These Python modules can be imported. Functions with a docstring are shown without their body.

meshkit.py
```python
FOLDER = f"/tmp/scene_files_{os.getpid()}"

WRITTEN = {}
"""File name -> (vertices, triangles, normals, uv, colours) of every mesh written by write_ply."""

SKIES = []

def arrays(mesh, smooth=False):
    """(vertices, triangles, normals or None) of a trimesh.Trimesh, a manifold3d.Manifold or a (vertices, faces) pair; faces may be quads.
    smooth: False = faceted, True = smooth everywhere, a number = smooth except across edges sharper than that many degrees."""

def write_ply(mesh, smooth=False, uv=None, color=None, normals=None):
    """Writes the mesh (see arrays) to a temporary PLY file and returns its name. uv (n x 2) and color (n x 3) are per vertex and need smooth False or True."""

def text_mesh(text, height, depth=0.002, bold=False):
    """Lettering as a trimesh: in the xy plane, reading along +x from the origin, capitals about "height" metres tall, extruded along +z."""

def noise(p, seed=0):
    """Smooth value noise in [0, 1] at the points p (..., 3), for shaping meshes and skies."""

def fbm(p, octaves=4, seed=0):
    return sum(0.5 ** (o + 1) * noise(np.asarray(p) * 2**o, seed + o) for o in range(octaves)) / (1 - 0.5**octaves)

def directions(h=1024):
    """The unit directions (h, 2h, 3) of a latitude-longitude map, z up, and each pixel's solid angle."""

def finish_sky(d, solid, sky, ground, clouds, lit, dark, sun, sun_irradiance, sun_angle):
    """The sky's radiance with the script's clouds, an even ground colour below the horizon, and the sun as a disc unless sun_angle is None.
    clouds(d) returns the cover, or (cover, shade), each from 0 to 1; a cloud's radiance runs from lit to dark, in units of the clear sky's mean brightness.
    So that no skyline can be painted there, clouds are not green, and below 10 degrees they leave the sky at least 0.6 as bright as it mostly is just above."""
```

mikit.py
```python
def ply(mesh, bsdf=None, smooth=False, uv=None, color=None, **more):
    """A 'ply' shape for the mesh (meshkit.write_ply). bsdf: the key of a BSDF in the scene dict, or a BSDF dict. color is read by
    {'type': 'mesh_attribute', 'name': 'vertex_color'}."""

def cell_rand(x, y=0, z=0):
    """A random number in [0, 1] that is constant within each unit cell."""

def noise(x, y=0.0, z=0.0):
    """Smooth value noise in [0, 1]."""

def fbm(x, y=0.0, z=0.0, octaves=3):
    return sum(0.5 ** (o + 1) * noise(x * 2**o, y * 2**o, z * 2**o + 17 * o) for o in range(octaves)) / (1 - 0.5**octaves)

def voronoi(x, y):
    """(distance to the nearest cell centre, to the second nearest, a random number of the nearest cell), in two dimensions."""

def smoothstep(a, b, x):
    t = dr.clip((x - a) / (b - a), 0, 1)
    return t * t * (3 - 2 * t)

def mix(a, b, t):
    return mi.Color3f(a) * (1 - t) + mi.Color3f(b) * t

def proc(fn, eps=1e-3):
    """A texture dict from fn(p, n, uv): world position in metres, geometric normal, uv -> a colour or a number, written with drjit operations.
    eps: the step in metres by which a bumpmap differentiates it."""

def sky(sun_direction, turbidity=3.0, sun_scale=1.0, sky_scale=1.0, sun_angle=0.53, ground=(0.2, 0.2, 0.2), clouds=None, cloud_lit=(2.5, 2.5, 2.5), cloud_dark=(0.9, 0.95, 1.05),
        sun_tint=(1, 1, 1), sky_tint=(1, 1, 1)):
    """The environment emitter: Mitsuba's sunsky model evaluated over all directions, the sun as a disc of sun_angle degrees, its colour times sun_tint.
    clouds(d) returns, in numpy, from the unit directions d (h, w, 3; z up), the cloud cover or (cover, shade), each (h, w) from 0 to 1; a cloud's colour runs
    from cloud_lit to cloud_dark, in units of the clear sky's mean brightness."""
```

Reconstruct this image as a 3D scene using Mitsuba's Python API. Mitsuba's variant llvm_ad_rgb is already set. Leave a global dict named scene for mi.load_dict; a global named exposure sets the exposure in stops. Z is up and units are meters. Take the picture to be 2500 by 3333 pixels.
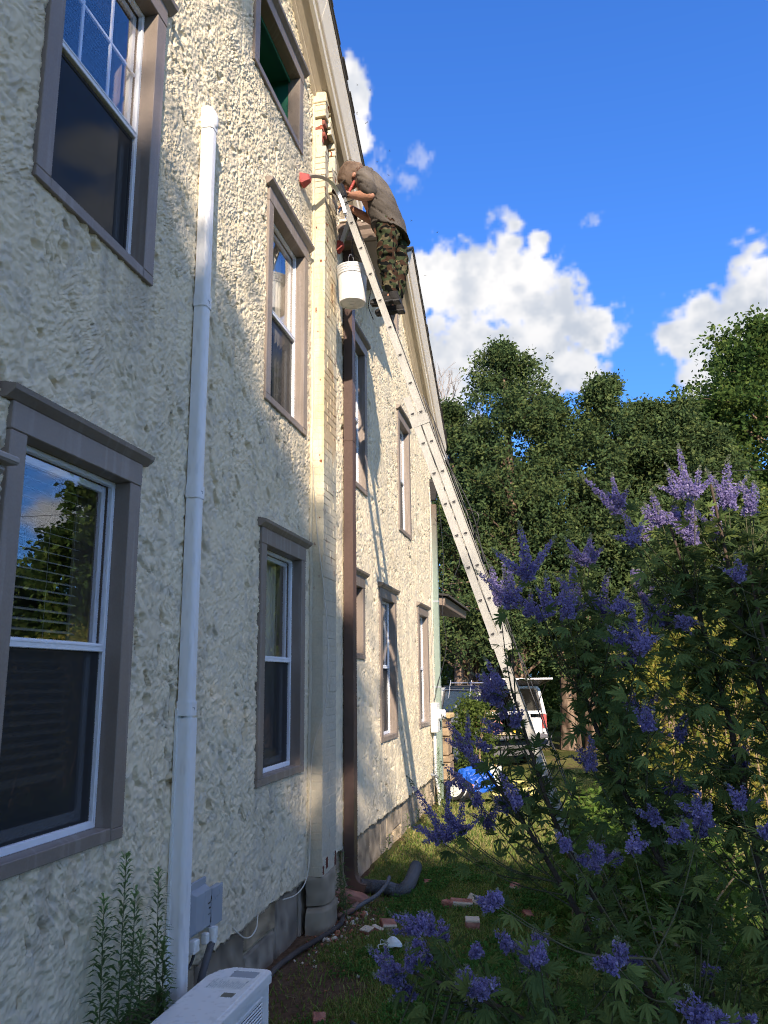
import math, random
import numpy as np
import trimesh
import drjit as dr
import mitsuba as mi
import mikit, meshkit
from mikit import proc, noise, fbm, voronoi, smoothstep, mix, cell_rand
from scipy.spatial import ConvexHull
import manifold3d as m3

T = mi.ScalarTransform4f
scene, labels = {}, {}

# ---------------------------------------------------------------- camera, sky, exposure
EYE = np.array([2.2, 0.0, 2.05])
_f = np.array([-0.20862388, 0.95569465, 0.20766274]); _u = np.array([0.05593214, -0.20032819, 0.97813098])
scene['camera'] = {'type': 'perspective', 'fov': 51.84, 'fov_axis': 'x', 'near_clip': 0.05, 'far_clip': 3000.0,
                   'to_world': T().look_at(origin=EYE.tolist(), target=(EYE + _f).tolist(), up=_u.tolist())}
exposure = 3.38
SUN = np.array([1.0, -2.95, 1.36])

PUFFS = [(-8.9, 28.0, 3.2, 2.6), (-6.3, 27.8, 3.4, 3.6), (-4.0, 28.0, 3.4, 3.6), (-2.3, 29.6, 1.5, 2.3), (-1.2, 27.0, 3.2, 3.4),
         (1.2, 25.4, 3.2, 3.0), (3.6, 24.0, 3.0, 2.5), (-6.0, 23.5, 5.0, 4.0), (-1.0, 22.5, 5.0, 3.6), (-8.0, 20.0, 4.5, 4.0), (1.5, 21.5, 3.5, 2.2),
         (0.1, 30.0, 1.0, 1.0), (9.4, 22.6, 2.2, 2.4), (11.2, 23.4, 2.2, 2.2), (13.6, 22.0, 3.0, 3.6), (15.2, 25.0, 2.4, 3.4), (17.6, 24.0, 3.6, 4.4), (11.5, 20.0, 3.0, 2.6),
         (20, 20, 7, 5), (-13.9, 39.4, 1.1, 1.9), (-14.8, 40.2, 1.1, 1.8), (-14.5, 37.6, 1.5, 1.8), (7.0, 16.5, 3.0, 1.6)]
WISPS = [(-8.9, 35.8, 1.4, 0.9), (-10.0, 34.6, 1.4, 1.0), (-12.3, 35.2, 1.2, 1.6), (4.3, 31.0, .8, .5)]


def clouds(d):
    az = np.degrees(np.arctan2(d[..., 0], d[..., 1])); el = np.degrees(np.arcsin(np.clip(d[..., 2], -1, 1)))
    q = np.stack([az * .9, el * .9, 0 * az], -1)
    n = meshkit.fbm(q * np.array([.55, .7, 1]) + 31.7, 6, 3)
    n2 = meshkit.fbm(q * np.array([1.6, 1.9, 1]) + 11.3, 5, 9)
    v = np.full(az.shape, -9.0)
    for a, e, ra, re in PUFFS:
        w = (az - a + 180) % 360 - 180
        v = np.maximum(v, 1 - np.sqrt((w / ra) ** 2 + ((el - e) / re) ** 2))
    cover = meshkit_ss(-.02, .40, v + (n - .5) * 1.5 + (n2 - .5) * 1.0)
    w2 = np.full(az.shape, -9.0)
    for a, e, ra, re in WISPS:
        w = (az - a + 180) % 360 - 180
        w2 = np.maximum(w2, 1 - np.sqrt((w / ra) ** 2 + ((el - e) / re) ** 2))
    cover = np.maximum(cover, .34 * meshkit_ss(.05, 1.1, w2 + (meshkit.fbm(np.stack([(q[..., 0] + q[..., 1]) * .75, (q[..., 1] - q[..., 0]) * 1.5, 0 * az], -1) + 1.6 * (n2[..., None] - .5) + 4.4, 5, 13) - .5) * 2.6))
    # the rest of the sky, out of the frame: scattered fair-weather cumulus
    out = meshkit_ss(24, 34, np.abs(az)) * meshkit_ss(3, 9, el)
    big = meshkit.fbm(d * np.array([4.5, 4.5, 7.0]) + 5.2, 6, 21)
    cover = np.maximum(cover, out * meshkit_ss(.47, .58, big))
    lump = meshkit.fbm(q * np.array([.42, .55, 1]) + 3.1, 5, 17)
    shade = np.clip(meshkit_ss(.36, .74, .6 * lump + .4 * n2) * .75 + meshkit_ss(29.0, 20.0, el) * .40, 0, 1)
    return cover, shade


def meshkit_ss(a, b, x):
    t = np.clip((x - a) / (b - a), 0, 1)
    return t * t * (3 - 2 * t)


scene['sky'] = mikit.sky(SUN, turbidity=2.8, sun_scale=.60, sky_scale=1.0, clouds=clouds, cloud_lit=(2.15, 2.1, 2.06), cloud_dark=(1.08, 1.2, 1.40), sky_tint=(.27, .53, 1.05), sun_tint=(.96, 1.06, 1.37), ground=(.12, .13, .09))

# ---------------------------------------------------------------- materials
def rgb(*c):
    return {'type': 'rgb', 'value': list(c)}


def princ(key, col, rough=.6, **k):
    c = col if isinstance(col, dict) else rgb(*col)
    scene[key] = {'type': 'twosided', 'bsdf': {'type': 'principled', 'base_color': c, 'roughness': rough, **k}}


VC = {'type': 'mesh_attribute', 'name': 'vertex_color'}
princ('mat_vertex', VC, .8, specular=.25)
princ('mat_vertex_satin', VC, .4, specular=.45)
for k_, tr in (('mat_leaf', .55), ('mat_needle', .4), ('mat_petal', .7)):
    scene[k_] = {'type': 'principledthin', 'base_color': VC, 'roughness': .55 if k_ != 'mat_leaf' else .42, 'diff_trans': tr * 1.5, 'spec_trans': 0.0, 'eta': 1.4}
def fn_trim(p, n, uv):
    a = fbm(p.y * 1.7 + p.x * 3, p.z * 1.7, 0, 3); s = fbm(p.y * 26 + p.x * 26, p.z * 1.6, 3.0, 3); g = noise(p.y * 160, p.z * 160, p.x * 160)
    c = mix((.19, .155, .132), (.24, .20, .17), a)
    c = mix(c, (.29, .25, .225), smoothstep(.55, .75, s) * .5)
    return c * (.93 + .14 * g)


princ('mat_trim', proc(fn_trim), .45, specular=.5)
princ('mat_truck', (.44, .45, .46), .3, specular=.5)
princ('mat_hood', (.30, .27, .245), .5)
princ('mat_frame', (.72, .75, .80), .35, specular=.5)
princ('mat_dark', (.018, .018, .02), .8)
princ('mat_room', (.045, .045, .045), .9)
princ('mat_black', (.016, .016, .018), .5)
princ('mat_blind', (.20, .197, .18), .6)
princ('mat_curtain', (.50, .47, .40), .9)
princ('mat_screen', (.05, .055, .06), .9)
princ('mat_soffit', (.47, .42, .345), .5)
princ('mat_fascia', (.60, .555, .47), .45)
princ('mat_gutter', (.22, .17, .14), .4)
princ('mat_shingle', (.04, .038, .036), .95)
def fn_white(p, n, uv):
    a = fbm(p.x * 5 + p.y * 5, p.z * 1.3, 0, 3); d = fbm(p.x * 40, p.y * 40, p.z * 9, 2)
    return mix((.68, .69, .70), (.76, .77, .78), a) * (1 - .10 * smoothstep(.58, .8, d))


princ('mat_white', proc(fn_white), .38, specular=.5)
princ('mat_offwhite', (.66, .67, .65), .4)
princ('mat_grey', (.30, .33, .37), .5)
princ('mat_greyhose', (.10, .10, .11), .6)
princ('mat_brownmetal', (.082, .052, .045), .38, specular=.5)
princ('mat_alu', (.78, .77, .74), .42, metallic=.55, specular=.5)
princ('mat_chrome', (.75, .76, .78), .28, metallic=.9)
princ('mat_redrubber', (.42, .07, .06), .6)
princ('mat_cable', (.55, .52, .45), .6)
princ('mat_green_door', (.02, .13, .085), .4)
scene['mat_glass'] = {'type': 'thindielectric', 'int_ior': 1.85}
scene['mat_screened'] = {'type': 'thindielectric', 'int_ior': 1.6, 'specular_transmittance': .5, 'specular_reflectance': .22}
scene['mat_screen_glass'] = {'type': 'blendbsdf', 'weight': .33, 'a': {'type': 'ref', 'id': 'mat_screened'}, 'b': {'type': 'twosided', 'bsdf': {'type': 'diffuse', 'reflectance': rgb(.085, .092, .10)}}}


def fn_stucco_col(p, n, uv):
    a = fbm(p.y * 1.1, p.z * .7, 0, 3); b = fbm(p.y * 14, p.z * 14, p.x * 14, 2)
    run = fbm(p.y * 9, p.z * .35, 3.0, 2)
    c = mix((.72, .625, .445), (.82, .72, .525), a)
    c = mix(c, (.54, .505, .43), smoothstep(.52, .8, b) * .5)
    c = mix(c, (.58, .51, .38), smoothstep(.56, .78, run) * .4)
    sill = mi.Float(0)
    for a0, b0, c0 in ((2.73, 3.79, 1.30), (5.60, 6.67, 1.30), (2.74, 3.80, 4.28), (5.61, 6.67, 4.25), (9.69, 10.7, 1.3), (11.03, 11.98, 4.17), (5.21, 6.47, 7.04)):
        sill = sill + smoothstep(a0 - .05, a0 + .06, p.y) * smoothstep(b0 + .05, b0 - .06, p.y) * smoothstep(c0 - .75, c0, p.z) * dr.select(p.z < c0 + .05, 1.0, 0.0)
    c = mix(c, (.47, .42, .33), sill * smoothstep(.42, .72, fbm(p.y * 17, p.z * .9, 2.0, 3)) * .7)
    drip = fbm(p.y * 21, p.z * .8, 9.0, 2)
    c = mix(c, (.60, .50, .36), smoothstep(.60, .80, drip) * smoothstep(.45, .7, fbm(p.y * .9, p.z * .6, 5.0, 2)) * .5)
    return mix(c, (.50, .49, .43), smoothstep(1.0, .4, p.z) * .45 * a)


def fn_stucco_bump(p, n, uv):
    # combed trowel strokes in changing directions, plus sandy grain
    m = smoothstep(.42, .58, noise(p.y * 3.1, p.z * 3.1)); k = smoothstep(.45, .55, noise(p.y * 2.3 + 9, p.z * 2.3))
    wx = noise(p.y * 9, p.z * 9) * .05; y, z = p.y + wx, p.z + noise(p.y * 9, p.z * 9, 4.0) * .05
    s1 = noise((y + z * .7) * 95, (z - y * .7) * 22); s2 = noise((y - z * 1.2) * 85, (z + y) * 20, 2.0); s3 = noise(y * 120, z * 20, 5.0)
    s = dr.lerp(dr.lerp(s1, s2, m), s3, k * .8)
    k2 = .45 + .9 * smoothstep(.3, .7, noise(p.y * 4.3, p.z * 4.3, 7.0))
    return s * k2 + noise(p.y * 190, p.z * 190) * .35


scene['mat_stucco'] = {'type': 'twosided', 'bsdf': {'type': 'bumpmap', 'arbitrary': proc(fn_stucco_bump, eps=.003), 'scale': .0085,
                       'bsdf': {'type': 'diffuse', 'reflectance': proc(fn_stucco_col)}}}


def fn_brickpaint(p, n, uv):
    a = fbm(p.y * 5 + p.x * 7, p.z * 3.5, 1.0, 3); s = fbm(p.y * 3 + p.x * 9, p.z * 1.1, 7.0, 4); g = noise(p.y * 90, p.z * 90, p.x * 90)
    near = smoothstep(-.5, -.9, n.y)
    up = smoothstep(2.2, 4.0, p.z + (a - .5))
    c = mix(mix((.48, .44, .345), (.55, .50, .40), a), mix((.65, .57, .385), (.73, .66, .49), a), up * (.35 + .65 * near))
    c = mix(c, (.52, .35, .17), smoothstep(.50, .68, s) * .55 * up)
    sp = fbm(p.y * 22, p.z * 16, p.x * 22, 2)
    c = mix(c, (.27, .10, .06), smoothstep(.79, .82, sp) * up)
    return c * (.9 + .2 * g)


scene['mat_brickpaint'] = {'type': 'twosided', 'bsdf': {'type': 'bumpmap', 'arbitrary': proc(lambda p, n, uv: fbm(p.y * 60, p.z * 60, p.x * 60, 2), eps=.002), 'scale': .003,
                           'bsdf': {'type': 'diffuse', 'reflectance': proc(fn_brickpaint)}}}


def fn_ground(p, n, uv):
    a = fbm(p.x * .6, p.y * .6, 0, 3); b = fbm(p.x * 3.1, p.y * 3.1, 2.0, 3); g = noise(p.x * 45, p.y * 45)
    grass = mix((.085, .095, .032), (.19, .175, .065), smoothstep(.35, .7, a * .6 + b * .4))
    soil = mix((.085, .058, .040), (.15, .095, .062), b) * (.7 + .6 * g)
    dirt = smoothstep(1.05, .35, p.x + (b - .5) * 1.0 + smoothstep(7.5, 10, p.y) * 1.0)
    dirt = dr.maximum(dirt, smoothstep(.62, .72, b) * .7)
    far = smoothstep(25, 60, p.y)
    return mix(mix(grass, soil, dirt), (.09, .12, .03), far)


scene['mat_ground'] = {'type': 'twosided', 'bsdf': {'type': 'diffuse', 'reflectance': proc(fn_ground)}}


def fn_camo(p, n, uv):
    x, y, z = p.x * 1.0 + .3 * p.y, p.y, p.z
    w = noise(p.x * 40, p.y * 40, p.z * 40) * .25
    a = noise(x * 24 + w, y * 24, z * 19 + w); b = noise(x * 21 + 40 + w, y * 21, z * 20); c = noise(x * 27 + 80, y * 27, z * 24 + w)
    col = mix((.042, .054, .030), (.115, .10, .062), smoothstep(.56, .59, a))
    col = mix(col, (.046, .028, .020), smoothstep(.57, .60, b))
    return mix(col, (.008, .009, .009), smoothstep(.60, .63, c))


scene['mat_camo'] = {'type': 'twosided', 'bsdf': {'type': 'diffuse', 'reflectance': proc(fn_camo)}}


def fn_alu(p, n, uv):
    a = fbm(p.x * 9 + p.y * 5, p.z * 4, 0, 3); d = noise(p.x * 130, p.y * 40, p.z * 130)
    return mix((.28, .275, .255), (.40, .395, .365), a) * (1 - .75 * smoothstep(.86, .93, d) * smoothstep(.45, .6, a))


scene['mat_ladder'] = {'type': 'twosided', 'bsdf': {'type': 'principled', 'base_color': proc(fn_alu), 'roughness': .5, 'metallic': .25, 'specular': .5}}


def fn_bark(p, n, uv):
    s = fbm(p.x * 14 + p.y * 14, p.z * 2.2, 0, 3)
    return mix((.065, .045, .034), (.26, .19, .14), smoothstep(.3, .72, s))


scene['mat_bark'] = {'type': 'twosided', 'bsdf': {'type': 'bumpmap', 'arbitrary': proc(lambda p, n, uv: fbm(p.x * 16 + p.y * 16, p.z * 2.4, 0, 3), eps=.01), 'scale': .06,
                     'bsdf': {'type': 'diffuse', 'reflectance': proc(fn_bark)}}}

# ---------------------------------------------------------------- helpers
def num(key):
    if key not in scene and key not in labels and not any(k.startswith(key + '__') for k in scene):
        return key
    i = 1
    while True:
        k = f'{key}_{i:03d}'
        if k not in scene and k not in labels and not any(q.startswith(k + '__') for q in scene):
            return k
        i += 1


_cnt = {}
def nkey(key):
    """a free numbered key; fast for many pieces"""
    i = _cnt.get(key, 0); _cnt[key] = i + 1
    return key if i == 0 else f'{key}_{i:03d}'


def lab(key, label=None, cat=None, group=None, kind=None):
    d = {}
    if label: d['label'] = label
    if cat: d['category'] = cat
    if group: d['group'] = group
    if kind: d['kind'] = kind
    labels[key] = d
    return key


def add(key, mesh, mat, smooth=False, color=None, **k):
    key = nkey(key)
    if color is not None and np.ndim(color) == 1:
        nv = len(mesh.vertices) if hasattr(mesh, 'vertices') else len(mesh[0])
        color = np.tile(np.asarray(color, float), (nv, 1))
    scene[key] = mikit.ply(mesh, mat, smooth=smooth, color=color)
    if k: lab(key, **k)
    return key


def thing(key, label, cat, group=None):
    key = nkey(key)
    return lab(key, label, cat, group)


def cat(*ms):
    return trimesh.util.concatenate([m for m in ms if m is not None])


def box(x0, x1, y0, y1, z0, z1, c=0.0):
    lo = np.array([min(x0, x1), min(y0, y1), min(z0, z1)]); hi = np.array([max(x0, x1), max(y0, y1), max(z0, z1)])
    if c <= 0:
        m = trimesh.creation.box(bounds=[lo, hi])
        return m
    c = min(c, .45 * (hi - lo).min())
    pts = []
    for i in (0, 1):
        for j in (0, 1):
            for k in (0, 1):
                q = np.array([(lo, hi)[i][0], (lo, hi)[j][1], (lo, hi)[k][2]]); s = np.array([1 - 2 * i, 1 - 2 * j, 1 - 2 * k]) * c
                pts += [q + s * [0, 1, 1], q + s * [1, 0, 1], q + s * [1, 1, 0]]
    return hull(pts)


def hull(pts):
    pts = np.asarray(pts, float)
    h = ConvexHull(pts)
    f = h.simplices.copy()
    n = np.cross(pts[f[:, 1]] - pts[f[:, 0]], pts[f[:, 2]] - pts[f[:, 0]])
    fl = (n * h.equations[:, :3]).sum(1) < 0
    f[fl] = f[fl][:, ::-1]
    m = trimesh.Trimesh(pts, f, process=False)
    m.remove_unreferenced_vertices()
    return m


def sweep(pts, prof, closed_ends=True, scale=None):
    """sweep closed 2-D profile (n,2) along pts (m,3)"""
    pts = np.asarray(pts, float); prof = np.asarray(prof, float); m, n = len(pts), len(prof)
    t = np.gradient(pts, axis=0); t /= np.linalg.norm(t, axis=1, keepdims=True) + 1e-12
    a = np.cross(t[0], [0, 0, 1.0])
    if np.linalg.norm(a) < .1: a = np.cross(t[0], [0, 1.0, 0])
    a /= np.linalg.norm(a); rings = []
    for i in range(m):
        a = a - t[i] * (a @ t[i]); a /= np.linalg.norm(a); b = np.cross(t[i], a)
        s = 1 if scale is None else scale[i]
        rings.append(pts[i] + s * (prof[:, :1] * a + prof[:, 1:] * b))
    v = np.vstack(rings); i = np.arange(n); j = (i + 1) % n; f = []
    for k in range(m - 1):
        f += [np.stack([k * n + i, k * n + j, (k + 1) * n + j], 1), np.stack([k * n + i, (k + 1) * n + j, (k + 1) * n + i], 1)]
    if closed_ends:
        v = np.vstack([v, pts[0], pts[-1]]); e0, e1 = m * n, m * n + 1
        f += [np.stack([j, i, i * 0 + e0], 1), np.stack([(m - 1) * n + i, (m - 1) * n + j, i * 0 + e1], 1)]
    return trimesh.Trimesh(v, np.vstack(f), process=False)


def circ(r, n=10):
    a = np.arange(n) * 2 * np.pi / n
    return np.stack([np.cos(a) * r, np.sin(a) * r], 1)


def tube(pts, r, n=8, taper=None):
    return sweep(pts, circ(1 if taper is not None else r, n), scale=taper if taper is not None else None)


def smooth_path(pts, k=8):
    pts = np.asarray(pts, float)
    p = np.vstack([2 * pts[0] - pts[1], pts, 2 * pts[-1] - pts[-2]]); out = []
    for i in range(1, len(p) - 2):
        for t in np.arange(k) / k:
            out.append(.5 * ((2 * p[i]) + (-p[i - 1] + p[i + 1]) * t + (2 * p[i - 1] - 5 * p[i] + 4 * p[i + 1] - p[i + 2]) * t * t + (-p[i - 1] + 3 * p[i] - 3 * p[i + 1] + p[i + 2]) * t ** 3))
    return np.vstack(out + [pts[-1]])


def lathe(prof, n=32, at=(0, 0, 0)):
    m = trimesh.creation.revolve(np.asarray(prof, float), sections=n)
    m.apply_translation(at)
    return m


def rough(m, amp, freq, seed=0):
    """displace a mesh by noise"""
    v = np.array(m.vertices)
    d = np.stack([meshkit.fbm(v * freq + s * 17.3, 3, seed + s) - .5 for s in range(3)], -1)
    return trimesh.Trimesh(v + d * 2 * amp, m.faces, process=False)


def rotz(m, deg, about=(0, 0, 0)):
    m = m.copy(); m.apply_transform(trimesh.transformations.rotation_matrix(math.radians(deg), [0, 0, 1], about)); return m


def rot(m, deg, axis, about=(0, 0, 0)):
    m = m.copy(); m.apply_transform(trimesh.transformations.rotation_matrix(math.radians(deg), axis, about)); return m


def move(m, *d):
    m = m.copy(); m.apply_translation(d); return m


def noise_color(m, c0, c1, freq, seed=0, jit=0.0, rng=None):
    v = np.asarray(m.vertices); t = meshkit.fbm(v * freq + 3.3, 3, seed)[:, None]
    t = np.clip((t - .3) / .4, 0, 1)
    return np.asarray(c0) * (1 - t) + np.asarray(c1) * t
# ================================================================ the house
lab('house', 'cream rough stucco house wall with two gables, brown window casings and a painted brick chimney', 'house')
rng = np.random.default_rng(4)
SL = .655
def zsof(y):
    """height of the soffit line above the wall at y"""
    y = np.asarray(y, float)
    g1 = np.where(y < 4.72, 9.45 - SL * (4.72 - y), 9.45 - SL * (y - 4.72))
    g2 = np.where(y < 10.95, 8.24 - SL * (10.95 - y), 8.24 - SL * (y - 10.95))
    return np.where(y < 8.0, g1, np.maximum(g2, 6.95))

#            y0    y1    z0    z1(header bottom) kind
WIN = {'A': (2.73, 3.79, 1.30, 3.09), 'B': (5.60, 6.67, 1.30, 3.085), 'C': (9.69, 10.70, 1.30, 3.07), 'D': (12.42, 13.40, 1.31, 3.07), 'E': (8.20, 8.89, 2.28, 3.08),
       'F': (2.74, 3.80, 4.28, 6.03), 'G': (5.61, 6.67, 4.25, 6.01), 'H': (8.10, 9.06, 4.22, 6.00), 'I': (11.03, 11.98, 4.17, 5.88),
       'J': (5.21, 6.47, 7.04, 7.82), 'K': (10.55, 11.19, 7.22, 7.72), 'L': (1.45, 2.62, .2, 2.84)}

def fbm2(y, z, fy, fz, o, seed):
    return meshkit.fbm(np.stack([y * fy, z * fz, 0 * y + seed * 1.37], -1), o, seed)

def wall_patch(y0, y1, z0, z1, dy, dz):
    ys = np.linspace(y0, y1, int(round((y1 - y0) / dy)) + 1); zs = np.linspace(z0, z1, int(round((z1 - z0) / dz)) + 1)
    Y, Z = np.meshgrid(ys, zs, indexing='ij')
    # ragged trowel ridges: the stroke direction changes from patch to patch
    n0 = meshkit.noise(np.stack([Y * 2.2, Z * 2.2, 0 * Y], -1), 5)
    m = meshkit_ss(.42, .58, n0)
    wy = Y + (meshkit.noise(np.stack([Y * 7, Z * 7, 0 * Y], -1), 8) - .5) * .12
    wz = Z + (meshkit.noise(np.stack([Y * 7, Z * 7, 0 * Y], -1), 9) - .5) * .12
    r1 = fbm2(wy + .75 * wz, wz - .75 * wy, 46, 14, 2, 11); r2 = fbm2(wy - wz, wz + wy, 42, 13, 2, 12)
    ridge = r1 * (1 - m) + r2 * m
    dab = .45 + .9 * meshkit_ss(.32, .66, fbm2(Y, Z, 3.6, 3.6, 2, 23))
    H = .0225 * dab * (ridge - .5) + .004 * (fbm2(Y, Z, 5, 5, 2, 13) - .5) + .012 * (fbm2(Y, Z, 60, 60, 1, 14) - .5)
    pit = fbm2(wy + .55 * wz, wz - .55 * wy, 18, 8.5, 2, 15) + .10 * (fbm2(Y, Z, 1.3, 1.3, 2, 16) - .5) * 2
    H -= .033 * np.minimum(dab + .15, 1.1) * meshkit_ss(.655, .77, pit)
    pit2 = fbm2(wy + .4 * wz, wz - .4 * wy, 34, 20, 1, 18)
    H -= .012 * meshkit_ss(.74, .86, pit2)
    X = .004 + H
    # thin hairline control joints seen in the render coat
    for yj, a, b in ((5.02, .45, 7.6), (11.9, 3.2, 4.1)):
        X -= .010 * np.exp(-((Y - yj - .02 * np.sin(Z * 1.7)) / .012) ** 2) * ((Z > a) & (Z < b))
    Zr = Z.copy(); base = z0 < .5
    if base:
        rag = .05 * (meshkit.fbm(np.stack([ys * 16, 0 * ys, 0 * ys], -1), 3, 3) - .5) + .03 * (meshkit.noise(np.stack([ys * 2, 0 * ys, 0 * ys], -1), 4) - .5)
        Zr[:, 0] += rag; Zr[:, 1] += rag * .6; X[:, 0] += .004
    v = np.stack([X, Y, Zr], -1)
    keep = np.ones((len(ys) - 1, len(zs) - 1), bool)
    yc, zc = (Y[:-1, :-1] + Y[1:, 1:]) / 2, (Z[:-1, :-1] + Z[1:, 1:]) / 2
    for a, b, c, d in WIN.values():
        keep &= ~((yc > a + .03) & (yc < b - .03) & (zc > c + .03) & (zc < d + .12))
    keep &= zc < zsof(yc) + .05
    keep &= ~((yc > 6.90) & (yc < 7.24) & (zc > .2))
    ny, nz = v.shape[:2]
    i = np.arange(ny - 1)[:, None] * nz + np.arange(nz - 1)[None]
    i = i[keep]
    f = np.vstack([np.stack([i, i + nz, i + nz + 1], 1), np.stack([i, i + nz + 1, i + 1], 1)])
    V = v.reshape(-1, 3)
    if base:   # underside lip of the render coat
        k = np.arange(ny) * nz; w = V[k].copy(); w[:, 0] = -.075; w[:, 2] += .012
        o = len(V); V = np.vstack([V, w]); a = np.arange(ny - 1)
        f = np.vstack([f, np.stack([k[:-1], o + a, o + a + 1], 1), np.stack([k[:-1], o + a + 1, k[1:]], 1)])
    return V, f

def merge(parts):
    V, F, o = [], [], 0
    for v, f in parts:
        V.append(v); F.append(f + o); o += len(v)
    return trimesh.Trimesh(np.vstack(V), np.vstack(F), process=False)

wallm = merge([wall_patch(2.0, 5.6, .433, 8.75, .0092, .0084), wall_patch(5.6, 7.9, .433, 8.6, .012, .0105), wall_patch(7.9, 14.2, .433, 8.35, .022, .0135), wall_patch(1.0, 2.0, .433, 8.75, .03, .03)])
wallm.remove_unreferenced_vertices()
add('house__wall', wallm, 'mat_stucco', smooth=True)

# body behind the skin: stops light, carries the roofs
yy = [1.05, 4.72, 7.95, 8.95, 10.95, 14.12]
poly = [(1.05, 0)] + [(y, float(zsof(y)) - .02) for y in yy] + [(14.12, 0)]
import shapely.geometry as sg
def extr_x(pg, x0, x1):
    m = trimesh.creation.extrude_polygon(sg.Polygon(pg), x1 - x0, engine='earcut')
    v = np.array(m.vertices); m2 = trimesh.Trimesh(np.stack([v[:, 2] + x0, v[:, 0], v[:, 1]], 1), m.faces, process=False)
    return m2
add('house__body', extr_x(poly, -8.5, -.75), 'mat_room')
# side of the corner return (stucco edge at y = 14.2) and near edge
add('house__corner', cat(box(-.75, -.03, 14.12, 14.2, .43, 6.0)), 'mat_stucco')

# ---- roof: soffit, fascia pieces, shingles
def slope_prism(y0, z0, y1, z1, prof):
    """prof: list of (x, dz) closed, swept from (y0,z0) to (y1,z1)"""
    p = np.asarray(prof, float); n = len(p)
    v = np.vstack([np.stack([p[:, 0], 0 * p[:, 0] + y0, p[:, 1] + z0], 1), np.stack([p[:, 0], 0 * p[:, 0] + y1, p[:, 1] + z1], 1)])
    i = np.arange(n); j = (i + 1) % n
    f = [np.stack([i, j, n + j], 1), np.stack([i, n + j, n + i], 1)]
    cap = [(0, a, a + 1) for a in range(1, n - 1)]
    f += [np.array([(c, b, a) for a, b, c in cap]), np.array([(n + a, n + b, n + c) for a, b, c in cap])]
    m = trimesh.Trimesh(v, np.vstack(f), process=False); m.fix_normals(); return m

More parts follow.
